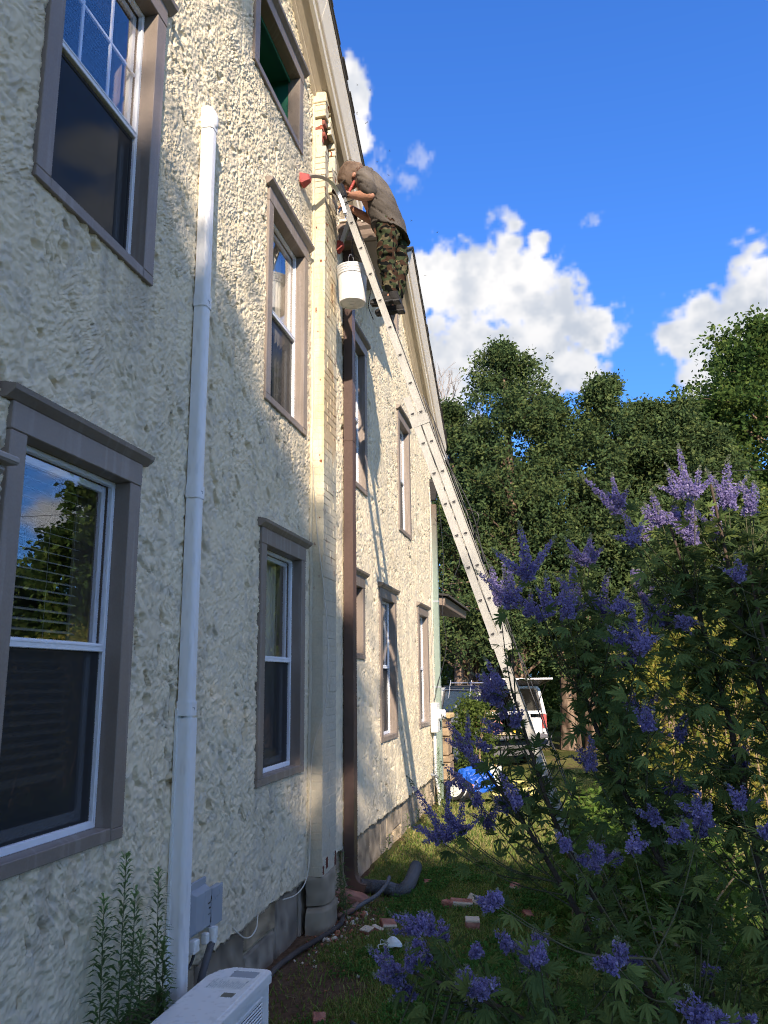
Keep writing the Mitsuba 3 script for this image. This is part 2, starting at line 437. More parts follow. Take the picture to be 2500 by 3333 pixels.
def gable(yr, yl, yrgt, zr):
    for ya, yb in ((yr, yrgt), (yr, yl)):
        za, zb = zr, zr - SL * abs(yb - yr)
        add('house__soffit', slope_prism(ya, za, yb, zb, [(-.06, 0), (.20, 0), (.20, .02), (-.06, .02)]), 'mat_soffit')
        add('house__frieze_board', slope_prism(ya, za, yb, zb, [(.004, -.05), (.038, -.045), (.038, -.004), (.004, -.004)]), 'mat_soffit')
        L = abs(yb - ya); npc = max(1, int(round(L / 2.05)))
        for k in range(npc):
            t0, t1 = k / npc, (k + 1) / npc + (.012 if k < npc - 1 else 0); o = .0025 * (k % 2)
            y_0, y_1 = ya + (yb - ya) * t0, ya + (yb - ya) * t1; z_0, z_1 = za + (zb - za) * t0, za + (zb - za) * t1
            add('house__fascia', slope_prism(y_0, z_0, y_1, z_1, [(.175, -.045), (.215 + o, -.05), (.222 + o, .045), (.235 + o, .05), (.292 + o, .235), (.300 + o, .30), (.17, .30)]), 'mat_fascia')
            add('house__fascia_molding', slope_prism(y_0, z_0, y_1, z_1, [(.222 + o, .028), (.242 + o, .03), (.248 + o, .052), (.238 + o, .06), (.225, .06)]), 'mat_soffit')
        # roof deck and the row of shingle ends along the rake
        add('house__roof', slope_prism(ya, za, yb, zb, [(-8.6, .30), (.315, .30), (.315, .345), (-8.6, .345)]), 'mat_shingle')
        sh = []; ns = int(L / .14)
        for k in range(ns):
            t0, t1 = k / ns, (k + 1.25) / ns; dx = rng.normal(0, .004)
            sh.append(slope_prism(ya + (yb - ya) * t0, za + (zb - za) * t0, ya + (yb - ya) * min(t1, 1), za + (zb - za) * min(t1, 1), [(-.2, .346), (.328 + dx, .346), (.328 + dx, .362 + .006 * (k % 2)), (-.2, .362 + .006 * (k % 2))]))
        add('house__shingles', cat(*sh), 'mat_shingle', kind='stuff')

gable(4.72, 1.0, 7.98, 9.45)
gable(10.95, 8.98, 14.30, 8.24)
# valley box and gutter between the two gables
add('house__valley_box', box(-.5, .44, 7.86, 8.98, 6.88, 7.16, .01), 'mat_gutter')
og = [(7.86, 7.03), (7.86, 6.89), (7.79, 6.885), (7.765, 6.92), (7.75, 6.97), (7.715, 7.0), (7.715, 7.035), (7.727, 7.035), (7.73, 7.01), (7.765, 6.985), (7.78, 6.93), (7.80, 6.90), (7.85, 6.905), (7.85, 7.03)]
add('house__gutter', extr_x(og, .02, .56), 'mat_gutter')
add('house__gutter_cap', cat(box(-.3, .60, 7.84, 8.99, 7.165, 7.20, .005), box(.30, .60, 7.70, 7.85, 7.04, 7.075)), 'mat_fascia')
add('house__eave_gutter', cat(extr_x([(14.30, 6.22), (14.30, 6.10), (14.36, 6.09), (14.41, 6.13), (14.42, 6.22), (14.41, 6.22), (14.395, 6.14), (14.355, 6.105), (14.31, 6.11), (14.31, 6.22)], -6, .30)), 'mat_grey')

# ---- foundation of big field stones
add('house__foundation', box(-.7, -.085, 1.0, 14.15, -.5, .46), 'mat_vertex', color=(.33, .29, .21))
y = 1.2
while y < 14.1:
    w = rng.uniform(.28, .62)
    if y < 4.9 and y > 4.2: w = rng.uniform(.16, .24)
    zc = [-.22, rng.uniform(.08, .2), .445] if rng.random() < .55 else [-.22, .445]
    if 4.2 < y < 4.9: zc = [-.22, .44]
    for a, b in zip(zc[:-1], zc[1:]):
        m = box(-.12, -.052 + rng.uniform(-.012, .010), y + .008, min(y + w, 14.14) - .008, a + .008, b - .008, .016)
        m = m.subdivide().subdivide().subdivide()
        m = rough(m, .013, 7, int(rng.integers(99)))
        b0 = rng.uniform(.8, 1.2); g = rng.random()
        c0 = np.array([.34, .27, .18]) * b0 * (1 - g) + np.array([.24, .21, .175]) * b0 * g
        add('house__foundation__stone', m, 'mat_vertex', smooth=35 and False, color=noise_color(m, c0 * .62, c0 * 1.55, 9, int(rng.integers(99))))
    y += w

# ---- windows
def window(key, kind):
    y0, y1, z0, z1 = WIN[key]
    w = nkey('house__window'); cw = .108
    W = w + '__'
    head = z1
    tops = head + .125
    if kind not in ('hood',):
        for a, b in ((y0, y0 + cw), (y1 - cw, y1)):
            add(W + 'casing', box(-.10, .026, a, b, z0 + .055, head, .004), 'mat_trim')
        add(W + 'header', box(-.10, .0285, y0 - .002, y1 + .002, head + .001, tops, .004), 'mat_trim')
        # projecting drip cap with a sloped underside
        cp = [(-.02, tops), (.030, tops), (.068, tops + .030), (.074, tops + .052), (.010, tops + .066), (-.02, tops + .066)]
        m = trimesh.creation.extrude_polygon(sg.Polygon(cp), (y1 - y0) + .10, engine='earcut'); v = np.array(m.vertices)
        add(W + 'cap', trimesh.Trimesh(np.stack([v[:, 0], v[:, 2] + y0 - .05, v[:, 1]], 1), m.faces[:, ::-1] if False else m.faces, process=False), 'mat_trim')
        add(W + 'sill', cat(box(-.10, .024, y0 + cw + .001, y1 - cw - .001, z0, z0 + .062, .004), box(-.10, .0265, y0, y0 + cw, z0, z0 + .054, .003), box(-.10, .0265, y1 - cw, y1, z0, z0 + .054, .003)), 'mat_trim')
    a, b, c, d = y0 + cw, y1 - cw, z0 + .062, head
    if kind == 'hood':
        add(W + 'casing', cat(box(-.1, .05, y0, y0 + .12, z0, z1, .01), box(-.1, .05, y1 - .12, y1, z0, z1, .01)), 'mat_hood')
        add(W + 'header', box(-.1, .055, y0 - .01, y1 + .01, z1, z1 + .1, .01), 'mat_hood')
        add(W + 'cap', cat(box(-.1, .13, y0 - .08, y1 + .055, z1 + .065, z1 + .10, .01), box(-.1, .09, y0 - .04, y1 + .03, z1 + .02, z1 + .065, .018)), 'mat_hood')
        add(W + 'panel', box(-.12, -.05, y0 + .12, y1 - .12, z0, z1), 'mat_hood')
        return
    # the reveal lining and the dark room behind
    rm_ = 'mat_green_door' if kind == 'open' else 'mat_trim'
    add(W + 'reveal', cat(box(-.30, -.101, a - .03, a - .001, c, d), box(-.30, -.101, b + .001, b + .03, c, d), box(-.30, -.101, a, b, c - .03, c - .001), box(-.30, -.101, a, b, d + .001, d + .03)), rm_)
    r = 1.2 if kind != 'open' else .745
    room = box(-.74, -.30, a - .5, b + .5, c - .35, d + .35); room.invert()
    fz = np.abs(room.triangles[:, :, 0] + .30).max(1) > .01
    room = trimesh.Trimesh(room.vertices, room.faces[fz], process=False)
    add(W + 'room', room, 'mat_room')
    fx = -.062
    fr = .03
    if kind == 'panel':
        add(W + 'panel', box(-.10, -.085, a, b, c, d), 'mat_trim'); return
    if kind == 'open':
        add(W + 'sash', cat(box(-.09, -.075, a, b, c, c + .04), box(-.09, -.075, a, b, d - .04, d), box(-.09, -.075, a, a + .04, c, d)), 'mat_green_door')
        gp = [box(-.42, -.40, b + .05 - .06 * k, b + .098 - .06 * k, c, d) for k in range(5)]
        add(W + 'shutter', cat(*gp, box(-.44, -.42, a, b, c, d)), 'mat_green_door')
        return
    mid = c + (d - c) * .5
    def ring(x0, x1, ya, yb, za, zb, t, bot=None, ch=.003):
        bt = bot or t
        return [box(x0, x1, ya, ya + t, za, zb, ch), box(x0, x1, yb - t, yb, za, zb, ch), box(x0, x1 - .0008, ya + t, yb - t, za, za + bt, ch), box(x0, x1 - .0008, ya + t, yb - t, zb - t, zb, ch)]
    add(W + 'frame', cat(*ring(fx - .03, fx, a + .001, b - .001, c + .001, d - .001, .026, .034)), 'mat_frame')
    add(W + 'meeting_rail', cat(box(fx - .03, fx + .004, a + .027, b - .027, mid - .022, mid + .018, .003), box(fx - .02, fx + .008, a + .027, b - .027, mid + .004, mid + .012)), 'mat_frame')
    add(W + 'sash', cat(*ring(fx - .065, fx - .040, a + .027, b - .027, mid - .01, d - .028, .035), *ring(fx - .085, fx - .066, a + .027, b - .027, c + .036, mid + .02, .035, .05)), 'mat_frame')
    gl = lambda x, ya, yb, za, zb: trimesh.Trimesh([[x, ya, za], [x, yb, za], [x, yb, zb], [x, ya, zb]], [[0, 1, 2], [0, 2, 3]], process=False)
    add(W + 'pane', gl(fx - .012, a + .026, b - .026, mid + .018, d - .026), 'mat_glass')
    add(W + 'pane', gl(fx - .022, a + .026, b - .026, c + .034, mid - .02), 'mat_screen_glass')
    if kind in ('blind', 'grid'):
        x = -.205
        if kind == 'blind':
            zt = d - .02; zb = c + .27; n = int((zt - zb) / .047)
            slat = rot(box(-.024, .024, a - .02, b - .10, -.0012, .0012), 18, [0, 1, 0])
            shp = mikit.ply(slat, 'mat_blind')
            for k in range(n):
                kk = nkey(W + 'slat'); scene[kk] = {**shp, 'to_world': T().translate([x, 0, zt - .047 * k - .02])}
            add(W + 'bottom_rail', box(x - .02, x + .02, a - .02, b - .10, zb - .03, zb + .005, .004), 'mat_blind')
            add(W + 'cord', cat(*[tube([(x + .028, q, zb), (x + .028, q, zt)], .0012, 4) for q in (a + .10, (a + b) / 2 + .06, b - .16)]), 'mat_blind')
        else:
            n = int((d - c) / .026)
            bl = [rot(box(-.012, .012, a - .02, b - .13, -.0008, .0008), 55, [0, 1, 0]) for k in range(n)]
            add(W + 'blind', cat(*[move(m, x, 0, d - .02 - .026 * k) for k, m in enumerate(bl)]), 'mat_blind', kind='stuff')
    if kind == 'grid':
        for k in (1, 2):
            q = a + .026 + (b - a - .052) * k / 3
            add(W + 'muntin', box(fx - .036, fx - .024, q - .010, q + .010, mid + .02, d - .03, .002), 'mat_frame')
        q = (mid + d) / 2 - .02
        add(W + 'muntin', box(fx - .037, fx - .023, a + .03, b - .03, q - .010, q + .010, .002), 'mat_frame')
        add(W + 'screen', cat(*ring(fx - .028, fx - .016, a + .027, b - .027, c + .036, mid - .03, .018)), 'mat_dark')
    if kind == 'curtain':
        n = 40; q = np.linspace(0, 1, n); ph = q * 30
        for ya, yb in ((b - .30, b + .06), (a - .06, a + .16)):
            ys = ya + (yb - ya) * q; xs = -.22 + .018 * np.sin(ph) + .008 * np.sin(ph * 2.3)
            v = np.vstack([np.stack([xs, ys, 0 * q + c - .1], 1), np.stack([xs * 1.0, ys, 0 * q + d + .1], 1)]); i = np.arange(n - 1)
            f = np.vstack([np.stack([i, i + 1, n + i + 1], 1), np.stack([i, n + i + 1, n + i], 1)])
            add(W + 'curtain', trimesh.Trimesh(v, f, process=False), 'mat_curtain', smooth=True)
    if kind == 'rope':
        add(W + 'blind', box(-.235, -.23, a - .05, a + .5, c, d), 'mat_curtain')

for k_, kind_ in (('A', 'blind'), ('F', 'grid'), ('B', 'curtain'), ('G', 'curtain'), ('C', 'curtain'), ('D', 'curtain'), ('H', 'curtain'), ('I', 'curtain'), ('E', 'panel'), ('J', 'open'), ('K', 'panel'), ('L', 'hood')):
    window(k_, kind_)

# ---- chimney pilaster: brick by brick
CY0, CY1, CX = 6.86, 7.285, .132
core = [box(-.10, CX - .0035, CY0 + .0028, CY1 - .003, .43, 6.87), box(-.10, .085, CY0 + .03, CY0 + .09, 6.87, 8.04)]
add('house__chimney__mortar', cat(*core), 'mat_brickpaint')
add('house__chimney__flue', box(-.35, -.03, CY0 + .02, CY1, 6.86, 8.0), 'mat_black')
CH = .0685; nc = int((8.045 - .44) / CH)
REDS = [(.26, .075, .05), (.20, .06, .045), (.30, .10, .065), (.18, .075, .06)]
def redbrick(a, b, z0, z1, x1, k, pale=False):
    m = rough(box(-.06, x1, a, b, z0 + .002, z1 - .003, .007).subdivide().subdivide(), .005, 20, k)
    add('house__chimney__brick', m, 'mat_vertex', color=noise_color(m, np.array(REDS[k % 4]) * .8, np.array(REDS[(k + 1) % 4]) * (1.9 if pale else 1.3), 30, k))
def paintbrick(a, b, z0, z1, x0, x1, ax=0, az=0, c=.0035):
    m = box(x0, x1, a, b, z0, z1, c)
    if ax or az: m = rot(rot(m, ax, [1, 0, 0], m.centroid), az, [0, 0, 1], m.centroid)
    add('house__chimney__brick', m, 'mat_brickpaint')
for k in range(nc):
    z0 = .44 + k * CH; z1 = z0 + CH - .0034
    cuts = [CY0, CY0 + .105, CY0 + .315, CY1] if k % 2 else [CY0, CY0 + .2125, CY1]
    if z0 < 6.88:
        for i, (a, b) in enumerate(zip(cuts[:-1], cuts[1:])):
            o = rng.normal(0, .0018); lo = z0 > 6.3
            paintbrick(a + .0012, b - .0012, z0 + (rng.uniform(-.003, .003) if lo else 0), z1, -.09 if i == 0 else .03, CX + o + (rng.uniform(0, .006) if lo else 0), rng.uniform(-1.5, 1.5) if lo else 0, rng.uniform(-2, 2) if lo and i else 0)
        continue
    zf = (z0 - 6.88) / 1.16; w = .105 if k % 2 else .13; u = rng.uniform
    # the column of bricks on the near edge, with two courses knocked through to the red brick
    if .49 < zf < .74: redbrick(CY0 + .028 + .012 * (k % 3), CY0 + w - .01, z0, z1, .112 - .02 * (k % 2), k, k % 2 == 0)
    elif .43 < zf < .49: redbrick(CY0 + .055, CY0 + w - .03, z0, z1 - .012, .06, k)
    elif .36 < zf < .43: paintbrick(CY0, CY0 + w + .01, z0 - .012, z1 - .006, .035, CX + .004, u(-2, 2), 3)
    else: paintbrick(CY0 + u(-.003, .002), CY0 + w, z0, z1, -.09, CX + u(-.002, .004), u(-1.5, 1.5))
    if zf < .40:
        redbrick(CY0 + w + .008, CY0 + .235, z0, z1, u(.03, .085), k)
        if rng.random() < .85: paintbrick(CY0 + .235 + u(-.02, .02), CY1 + u(-.004, .006), z0 + u(-.006, .006), z1 + u(-.008, 0), .05, CX + u(.0, .012), u(-9, 4), u(-7, 5))
    elif zf < .66:
        if zf < .46: redbrick(CY0 + .22, CY0 + .33, z0, z1, .03, k)
        paintbrick(CY0 + .36 + u(-.02, .02), CY1 + .004, z0 + u(-.006, .006), z1, .06, CX + u(-.006, .006), u(-8, 8), u(-5, 5))
    else:
        paintbrick(CY0 + w + .05 + (.95 - zf) * .12, CY1, z0 + u(-.003, .003), z1, .085, CX + u(-.004, .004), u(-3, 3), u(-2, 2))
add('house__chimney__cap_block', rough(box(-.05, CX + .012, CY0 - .012, CY0 + .17, 7.93, 8.05, .006).subdivide().subdivide(), .003, 15, 3), 'mat_brickpaint')
# mortar seam up the corner where the pilaster meets the stucco
sv = np.linspace(.5, 7.9, 160)
add('house__chimney__caulk', sweep(np.stack([.012 + .004 * np.sin(sv * 7), CY0 - .012 + .007 * np.sin(sv * 3.1) + .004 * np.sin(sv * 13), sv], 1), circ(.019, 8)), 'mat_brickpaint')
# rendered plinth in two lifts
def plinth(z0, z1, r, s):
    a = np.linspace(0, 1, 28); pts = []
    outline = []
    for t in np.linspace(-1, 1, 29):
        yv = (CY0 + CY1) / 2 + t * (.23 + r); xv = (.15 + r) * (1 - abs(t) ** 5.0) + .0
        outline.append((yv, xv))
    v = []; zs = np.linspace(z0, z1, 9)
    for zz in zs:
        sft = 1 - .012 * ((zz - (z0 + z1) / 2) / (z1 - z0) * 2) ** 8
        v.append([(x_ * sft, y_, zz) for y_, x_ in outline])
    V = np.array(v).reshape(-1, 3); n = len(outline)
    F = []
    for i in range(len(zs) - 1):
        for j in range(n - 1): F += [(i * n + j, i * n + j + 1, (i + 1) * n + j + 1), (i * n + j, (i + 1) * n + j + 1, (i + 1) * n + j)]
    t_ = (len(zs) - 1) * n
    V = np.vstack([V, [[-.05, (CY0 + CY1) / 2, z1]]]); c_ = len(V) - 1
    F += [(t_ + j, t_ + j + 1, c_) for j in range(n - 1)]
    m = trimesh.Trimesh(V, F, process=False)
    return rough(rough(m, .016, 5, s), .006, 17, s)
for z0, z1, r in ((-.2, .185, .022), (.195, .435, .008)):
    m = plinth(z0, z1, r, int(z0 * 10) + 7)
    add('house__chimney__plinth', m, 'mat_vertex', smooth=True, color=noise_color(m, (.17, .145, .11), (.36, .31, .235), 6, 4))
# broken feet of the painted bricks above the plinth
for a, b, z0, z1 in ((6.87, 6.92, .44, .52), (6.97, 7.03, .47, .56), (7.24, 7.28, .44, .56)):
    m = rough(box(.08, .1345, a, b, z0, z1, .004).subdivide().subdivide(), .004, 25, 2)
    add('house__chimney__scar', m, 'mat_vertex', color=noise_color(m, (.07, .03, .022), (.16, .06, .045), 40, 3))
# ================================================================ extension ladder
LU = np.array([-.3068, 0, .9518]); LN = np.array([.9518, 0, .3068]); L0 = np.array([2.502, 0, 0.0])
LY0, LY1 = 6.865, 7.30
def lad(m, off=0.0):
    """local (n, y, s) -> world"""
    v = np.array(m.vertices); w = L0 + np.outer(v[:, 2], LU) + np.outer(v[:, 0] + off, LN); w[:, 1] += v[:, 1]
    f = np.array(m.faces)
    return trimesh.Trimesh(w, f, process=False)
thing('extension_ladder', 'long aluminium extension ladder leaning against the painted chimney with a man on it', 'ladder')
def dshape(r, n=12):
    a = np.linspace(np.pi, 2 * np.pi, n)
    return np.vstack([np.stack([np.cos(a) * r, np.sin(a) * r], 1), [[r, r * .42], [-r, r * .42]]])
def rail(s0, s1, off, y, side, w=.066):
    t = .0028; o = .026
    h = w / 2
    ya, yb = (y, y + t) if side > 0 else (y - t, y)
    web = box(-h, h, ya, yb, s0, s1); yc, yd = (y + t, y + o) if side > 0 else (y - o, y - t)
    fl = [box(-h, -h + .0035, yc, yd, s0, s1), box(h - .0035, h, yc, yd, s0, s1)]
    rib = [box(-h - .0, -h + .009, ya - .0016 * side, ya + .0002, s0, s1), box(h - .009, h, ya - .0016 * side, ya + .0002, s0, s1)]
    return lad(cat(web, *fl, *rib), off)
secs = {'base': (.06, 4.88, -.083 * .9518, [4.095 + .3048 * k for k in range(2, -13, -1)], LY0, LY1),
        'fly': (2.42, 7.22, 0.0, [6.831 + .3048 - .3048 * k for k in range(0, 16)], LY0 + .003, LY1 - .003)}
for nm, (s0, s1, off, rs, ya, yb) in secs.items():
    add('extension_ladder__rail', rail(s0, s1, off, ya, 1), 'mat_ladder'); add('extension_ladder__rail', rail(s0, s1, off, yb, -1), 'mat_ladder')
    for s in rs:
        if not s0 + .05 < s < s1 - .02: continue
        d = dshape(.0155); n = len(d)
        a = trimesh.creation.extrude_polygon(sg.Polygon(d), yb - ya - .006, engine='earcut'); v = np.array(a.vertices)
        rg = trimesh.Trimesh(np.stack([v[:, 0], v[:, 2] + ya + .003, v[:, 1] + s], 1), a.faces[:, ::-1], process=False)
        k = add('extension_ladder__rung', lad(rg, off), 'mat_ladder')
        for yo, sd in ((ya, -1), (yb, 1)):
            rim = trimesh.creation.extrude_polygon(sg.Polygon(dshape(.0215)).difference(sg.Polygon(dshape(.0165))), .004, engine='earcut'); v = np.array(rim.vertices)
            add(k + '__rim', lad(trimesh.Trimesh(np.stack([v[:, 0], v[:, 2] + yo + (-.005 if sd < 0 else .001), v[:, 1] + s], 1), rim.faces[:, ::-1], process=False), off), 'mat_ladder')
            pl = trimesh.creation.extrude_polygon(sg.Polygon(dshape(.0162)), .001, engine='earcut'); v = np.array(pl.vertices)
            add(k + '__hollow', lad(trimesh.Trimesh(np.stack([v[:, 0], v[:, 2] + yo + (-.0036 if sd < 0 else .0026), v[:, 1] + s], 1), pl.faces[:, ::-1], process=False), off), 'mat_black')
# guide brackets, rung locks, end caps, feet
for s_ in (4.62, 2.50):
    add('extension_ladder__bracket', lad(cat(box(-.125, .045, LY0 - .006, LY0 - .003, s_ - .05, s_ + .045), box(.037, .041, LY0 - .006, LY0 + .03, s_ - .05, s_ + .045), *[box(-.10 + .03 * k, -.094 + .03 * k, LY0 - .010, LY0 - .005, s_ - .035 + .02 * (k % 2), s_ - .029 + .02 * (k % 2)) for k in range(4)])), 'mat_ladder')
add('extension_ladder__end_cap', lad(cat(box(-.052, .055, LY0 - .012, LY0 + .04, 7.12, 7.31, .022), )), 'mat_black', label='black rubber mitt over the near rail top')
add('extension_ladder__end_cap', lad(cat(box(-.052, .055, LY1 - .04, LY1 + .012, 7.12, 7.31, .022), )), 'mat_black')
for yo in (LY0 + .01, LY1 - .01):
    add('extension_ladder__foot', cat(box(2.30, 2.46, yo - .03, yo + .03, .0, .03, .008), box(2.35, 2.41, yo - .018, yo + .018, .03, .12, .006)), 'mat_black')
# pulley rope along the climbing side
rp = lambda y, n0, s0, s1, a, seed: smooth_path([L0 + LU * s + LN * (n0 + a * math.sin(seed + 5 * s)) + np.array([0, y + .02 * math.sin(seed * 2 + 3.1 * s), 0]) for s in np.linspace(s0, s1, 14)], 4)
for y_, n0, s0, s1, a, sd in ((7.05, .060, 1.2, 4.9, .012, 1), (7.11, .065, 1.0, 4.9, .014, 4), (6.98, .085, 3.2, 4.6, .03, 2)):
    add('extension_ladder__rope', tube(rp(y_, n0, s0, s1, a, sd), .0055, 6), 'mat_black')
add('extension_ladder__rope', tube(smooth_path([L0 + LU * s + LN * n + np.array([0, y, 0]) for s, n, y in ((3.62, .05, 7.0), (3.66, .12, 6.95), (3.60, .16, 6.93), (3.50, .10, 6.96), (3.42, .05, 7.02))], 6), .005, 6), 'mat_black')
add('extension_ladder__cable_tie', tube(smooth_path([[.30, 6.855, 6.70], [.34, 6.852, 6.72], [.40, 6.85, 6.735], [.43, 6.86, 6.75]], 5), .006, 6), 'mat_black')

# stand-off stabiliser clamped to the ladder top
thing('ladder_stabilizer', 'silver curved stand-off bar with red pads bracing the ladder top against the wall', 'ladder stabilizer')
flat = np.array([[-.024, -.016], [.024, -.016], [.024, .016], [-.024, .016]])
for sgn, yc in ((-1, LY0), (1, LY1)):
    q = lambda x, dy, z: [x, yc + sgn * dy, z]
    pth = smooth_path([q(.345, .012, 6.60), q(.315, .02, 6.72), q(.275, .06, 6.83), q(.225, .15, 6.885), q(.165, .26, 6.875), q(.10, .36, 6.83), q(.065, .395, 6.79)], 7)
    add('ladder_stabilizer__arm', sweep(pth, flat), 'mat_chrome', smooth=30)
    pd = hull([q(.075, .375, 6.765), q(.085, .378, 6.81), q(.075, .425, 6.765), q(.085, .425, 6.81), q(.014, .355, 6.715), q(.014, .355, 6.815), q(.014, .46, 6.715), q(.014, .46, 6.815), q(.035, .457, 6.705), q(.035, .36, 6.705), q(.10, .365, 6.755), q(.10, .365, 6.83), q(.10, .42, 6.755)])
    add('ladder_stabilizer__pad', pd, 'mat_redrubber')
add('ladder_stabilizer__crossbar', box(.335, .357, LY0 - .02, LY1 + .02, 6.585, 6.615, .004), 'mat_chrome')

# ================================================================ the man on the ladder
def bones(chain_list, refine=.018, taubin=8):
    """chain_list: [[(p, r), (p, r), ...], ...] hulls of spheres -> one smooth mesh"""
    parts = []
    for ch in chain_list:
        sp = [m3.Manifold.sphere(r if np.isscalar(r) else 1.0, 18).scale([1, 1, 1] if np.isscalar(r) else list(r)).translate(list(map(float, p))) for p, r in ch]
        if len(sp) == 1: parts.append(sp[0])
        for a, b in zip(sp[:-1], sp[1:]):
            parts.append(m3.Manifold.batch_hull([a, b]))
    M = m3.Manifold.batch_boolean(parts, m3.OpType.Add).refine_to_length(refine)
    ms = M.to_mesh(); t = trimesh.Trimesh(ms.vert_properties[:, :3], ms.tri_verts, process=True)
    if taubin:
        v0 = np.array(t.vertices); trimesh.smoothing.filter_taubin(t, iterations=taubin); v1 = np.array(t.vertices)
        bad = ~(np.linalg.norm(v1 - v0, axis=1) < 1.2 * refine); v1[bad] = v0[bad]; t = trimesh.Trimesh(v1, t.faces, process=False)
    return t
def wrinkle(m, amp, fx, fz, seed):
    v = np.array(m.vertices); n = np.array(m.vertex_normals)
    d = meshkit.fbm(np.stack([v[:, 0] * fx + v[:, 2] * 4, v[:, 1] * fx, v[:, 2] * fz + v[:, 0] * 6], -1), 3, seed) - .5
    r = np.abs(meshkit.noise(np.stack([v[:, 0] * fx * .7, v[:, 1] * fx * .7, v[:, 2] * fz * .9 + v[:, 0] * 9], -1), seed + 3) - .5)
    return trimesh.Trimesh(v + n * (amp * (d * 1.6 - .9 * np.exp(-(r / .05) ** 2) * .5))[:, None], m.faces, process=False)
thing('person', 'man in camouflage trousers and grey-brown T-shirt bending over at the ladder top', 'person')
A = np.array
skin = bones([
    [((.735, 7.09, 6.50), .14), ((.66, 7.09, 6.75), .145), ((.555, 7.09, 6.98), .135), ((.50, 7.09, 7.08), .10)],
    [((.50, 7.09, 7.11), .068), ((.44, 7.085, 7.185), .060), ((.375, 7.08, 7.18), .075)],
    [((.355, 7.08, 7.185), .098), ((.315, 7.08, 7.12), .072), ((.30, 7.08, 7.09), .058)],
    [((.255, 7.08, 7.125), .014), ((.247, 7.08, 7.108), .016)],          # nose
    [((.405, 6.985, 7.125), .022), ((.395, 6.983, 7.105), .016)], [((.405, 7.175, 7.125), .022), ((.395, 7.177, 7.105), .016)],   # ears
    [((.54, 6.93, 7.03), .075), ((.565, 6.88, 6.90), .058), ((.600, 6.85, 6.765), .050), ((.505, 6.875, 6.79), .050), ((.40, 6.925, 6.845), .034)],
    [((.54, 7.25, 7.03), .075), ((.53, 7.34, 6.88), .056), ((.51, 7.35, 6.80), .046), ((.40, 7.28, 6.85), .044), ((.31, 7.22, 6.90), .032)],
    [((.76, 7.00, 6.48), .105), ((.725, 6.985, 6.13), .072), ((.765, 6.985, 5.80), .048), ((.76, 6.985, 5.73), .045)],
    [((.77, 7.18, 6.48), .105), ((.77, 7.20, 6.14), .072), ((.765, 7.20, 5.80), .048), ((.76, 7.20, 5.73), .045)]], .02, 6)
# hands: palm, four fingers and a thumb, the near one closed round the tool
def hand(wrist, d, up, side, grip):
    d, up, side = (A(x) / np.linalg.norm(x) for x in (d, up, side)); w = A(wrist); ch = []
    k0 = w + d * .075
    ch.append([(w, .026), (w + d * .035, .030), (k0, .026)]); ch.append([(w + d * .03 + side * .018, .020), (k0 + side * .030, .013)]); ch.append([(w + d * .03 - side * .018, .020), (k0 - side * .030, .013)])
    for i, (o, L) in enumerate(((-.030, .030), (-.010, .036), (.010, .034), (.030, .026))):
        p0 = k0 + side * o; p1 = p0 + d * L * .8 - up * L * .5 * grip; p2 = p1 - up * L * .95 * grip + d * L * (1 - grip); p3 = p2 - d * L * .7 * grip + d * L * .8 * (1 - grip) - up * .004
        ch.append([(p0, .0105), (p1, .0098), (p2, .009), (p3, .008)])
    t0 = w + d * .022 + side * .024; t1 = t0 + side * .026 + d * .024 - up * .012; t2 = t1 + d * .026 - up * .016 - side * .008
    ch.append([(t0, .014), (t1, .012), (t2, .010)])
    return bones(ch, .006, 5)
hl = hand((.392, 6.93, 6.85), (-.82, .32, .45), (.45, 0, .85), (0, -1, .3), .95)
hr = hand((.305, 7.215, 6.90), (-.85, -.2, .15), (.2, 0, .95), (0, 1, .1), .6)
add('person__body', skin, 'mat_vertex_satin', smooth=True, color=(.46, .235, .155))
add('person__hand', hl, 'mat_vertex_satin', smooth=True, color=(.47, .24, .16)); add('person__hand', hr, 'mat_vertex_satin', smooth=True, color=(.47, .24, .16))
# shirt: lofted loose body and two short sleeves
def loft(secs, n=40):
    V, F = [], []
    for (c, rx, ry, tilt, p) in secs:
        a = np.arange(n) * 2 * np.pi / n; ca, sa = np.cos(a), np.sin(a)
        x = np.sign(ca) * np.abs(ca) ** p * rx; y = np.sign(sa) * np.abs(sa) ** p * ry
        V.append(np.stack([c[0] + x, c[1] + y, c[2] + x * tilt], 1))
    i = np.arange(n); j = (i + 1) % n
    for k in range(len(secs) - 1): F += [np.stack([k * n + i, k * n + j, (k + 1) * n + j], 1), np.stack([k * n + i, (k + 1) * n + j, (k + 1) * n + i], 1)]
    V = np.vstack(V + [[secs[0][0]], [secs[-1][0]]]); e0 = len(V) - 2
    F += [np.stack([j, i, i * 0 + e0], 1), np.stack([(len(secs) - 1) * n + i, (len(secs) - 1) * n + j, i * 0 + e0 + 1], 1)]
    return trimesh.Trimesh(V, np.vstack(F), process=False)
tor = [((.752, 7.09, 6.455), .198, .235, -.36, .85), ((.752, 7.09, 6.47), .193, .235, -.36, .85), ((.742, 7.09, 6.54), .180, .23, -.33, .85), ((.715, 7.09, 6.66), .172, .225, -.28, .85), ((.672, 7.09, 6.78), .172, .228, -.2, .85), ((.622, 7.09, 6.90), .168, .235, -.1, .85),
       ((.570, 7.09, 7.01), .150, .238, .10, .85), ((.535, 7.09, 7.065), .120, .225, .4, .85), ((.512, 7.09, 7.10), .085, .165, .6, .9), ((.498, 7.09, 7.115), .060, .095, .8, 1)]
def up(m, k=1):
    m = trimesh.Trimesh(m.vertices, m.faces, process=True); m.fix_normals()
    return m.subdivide_loop(k) if k else m
sh1 = up(loft(tor), 1)
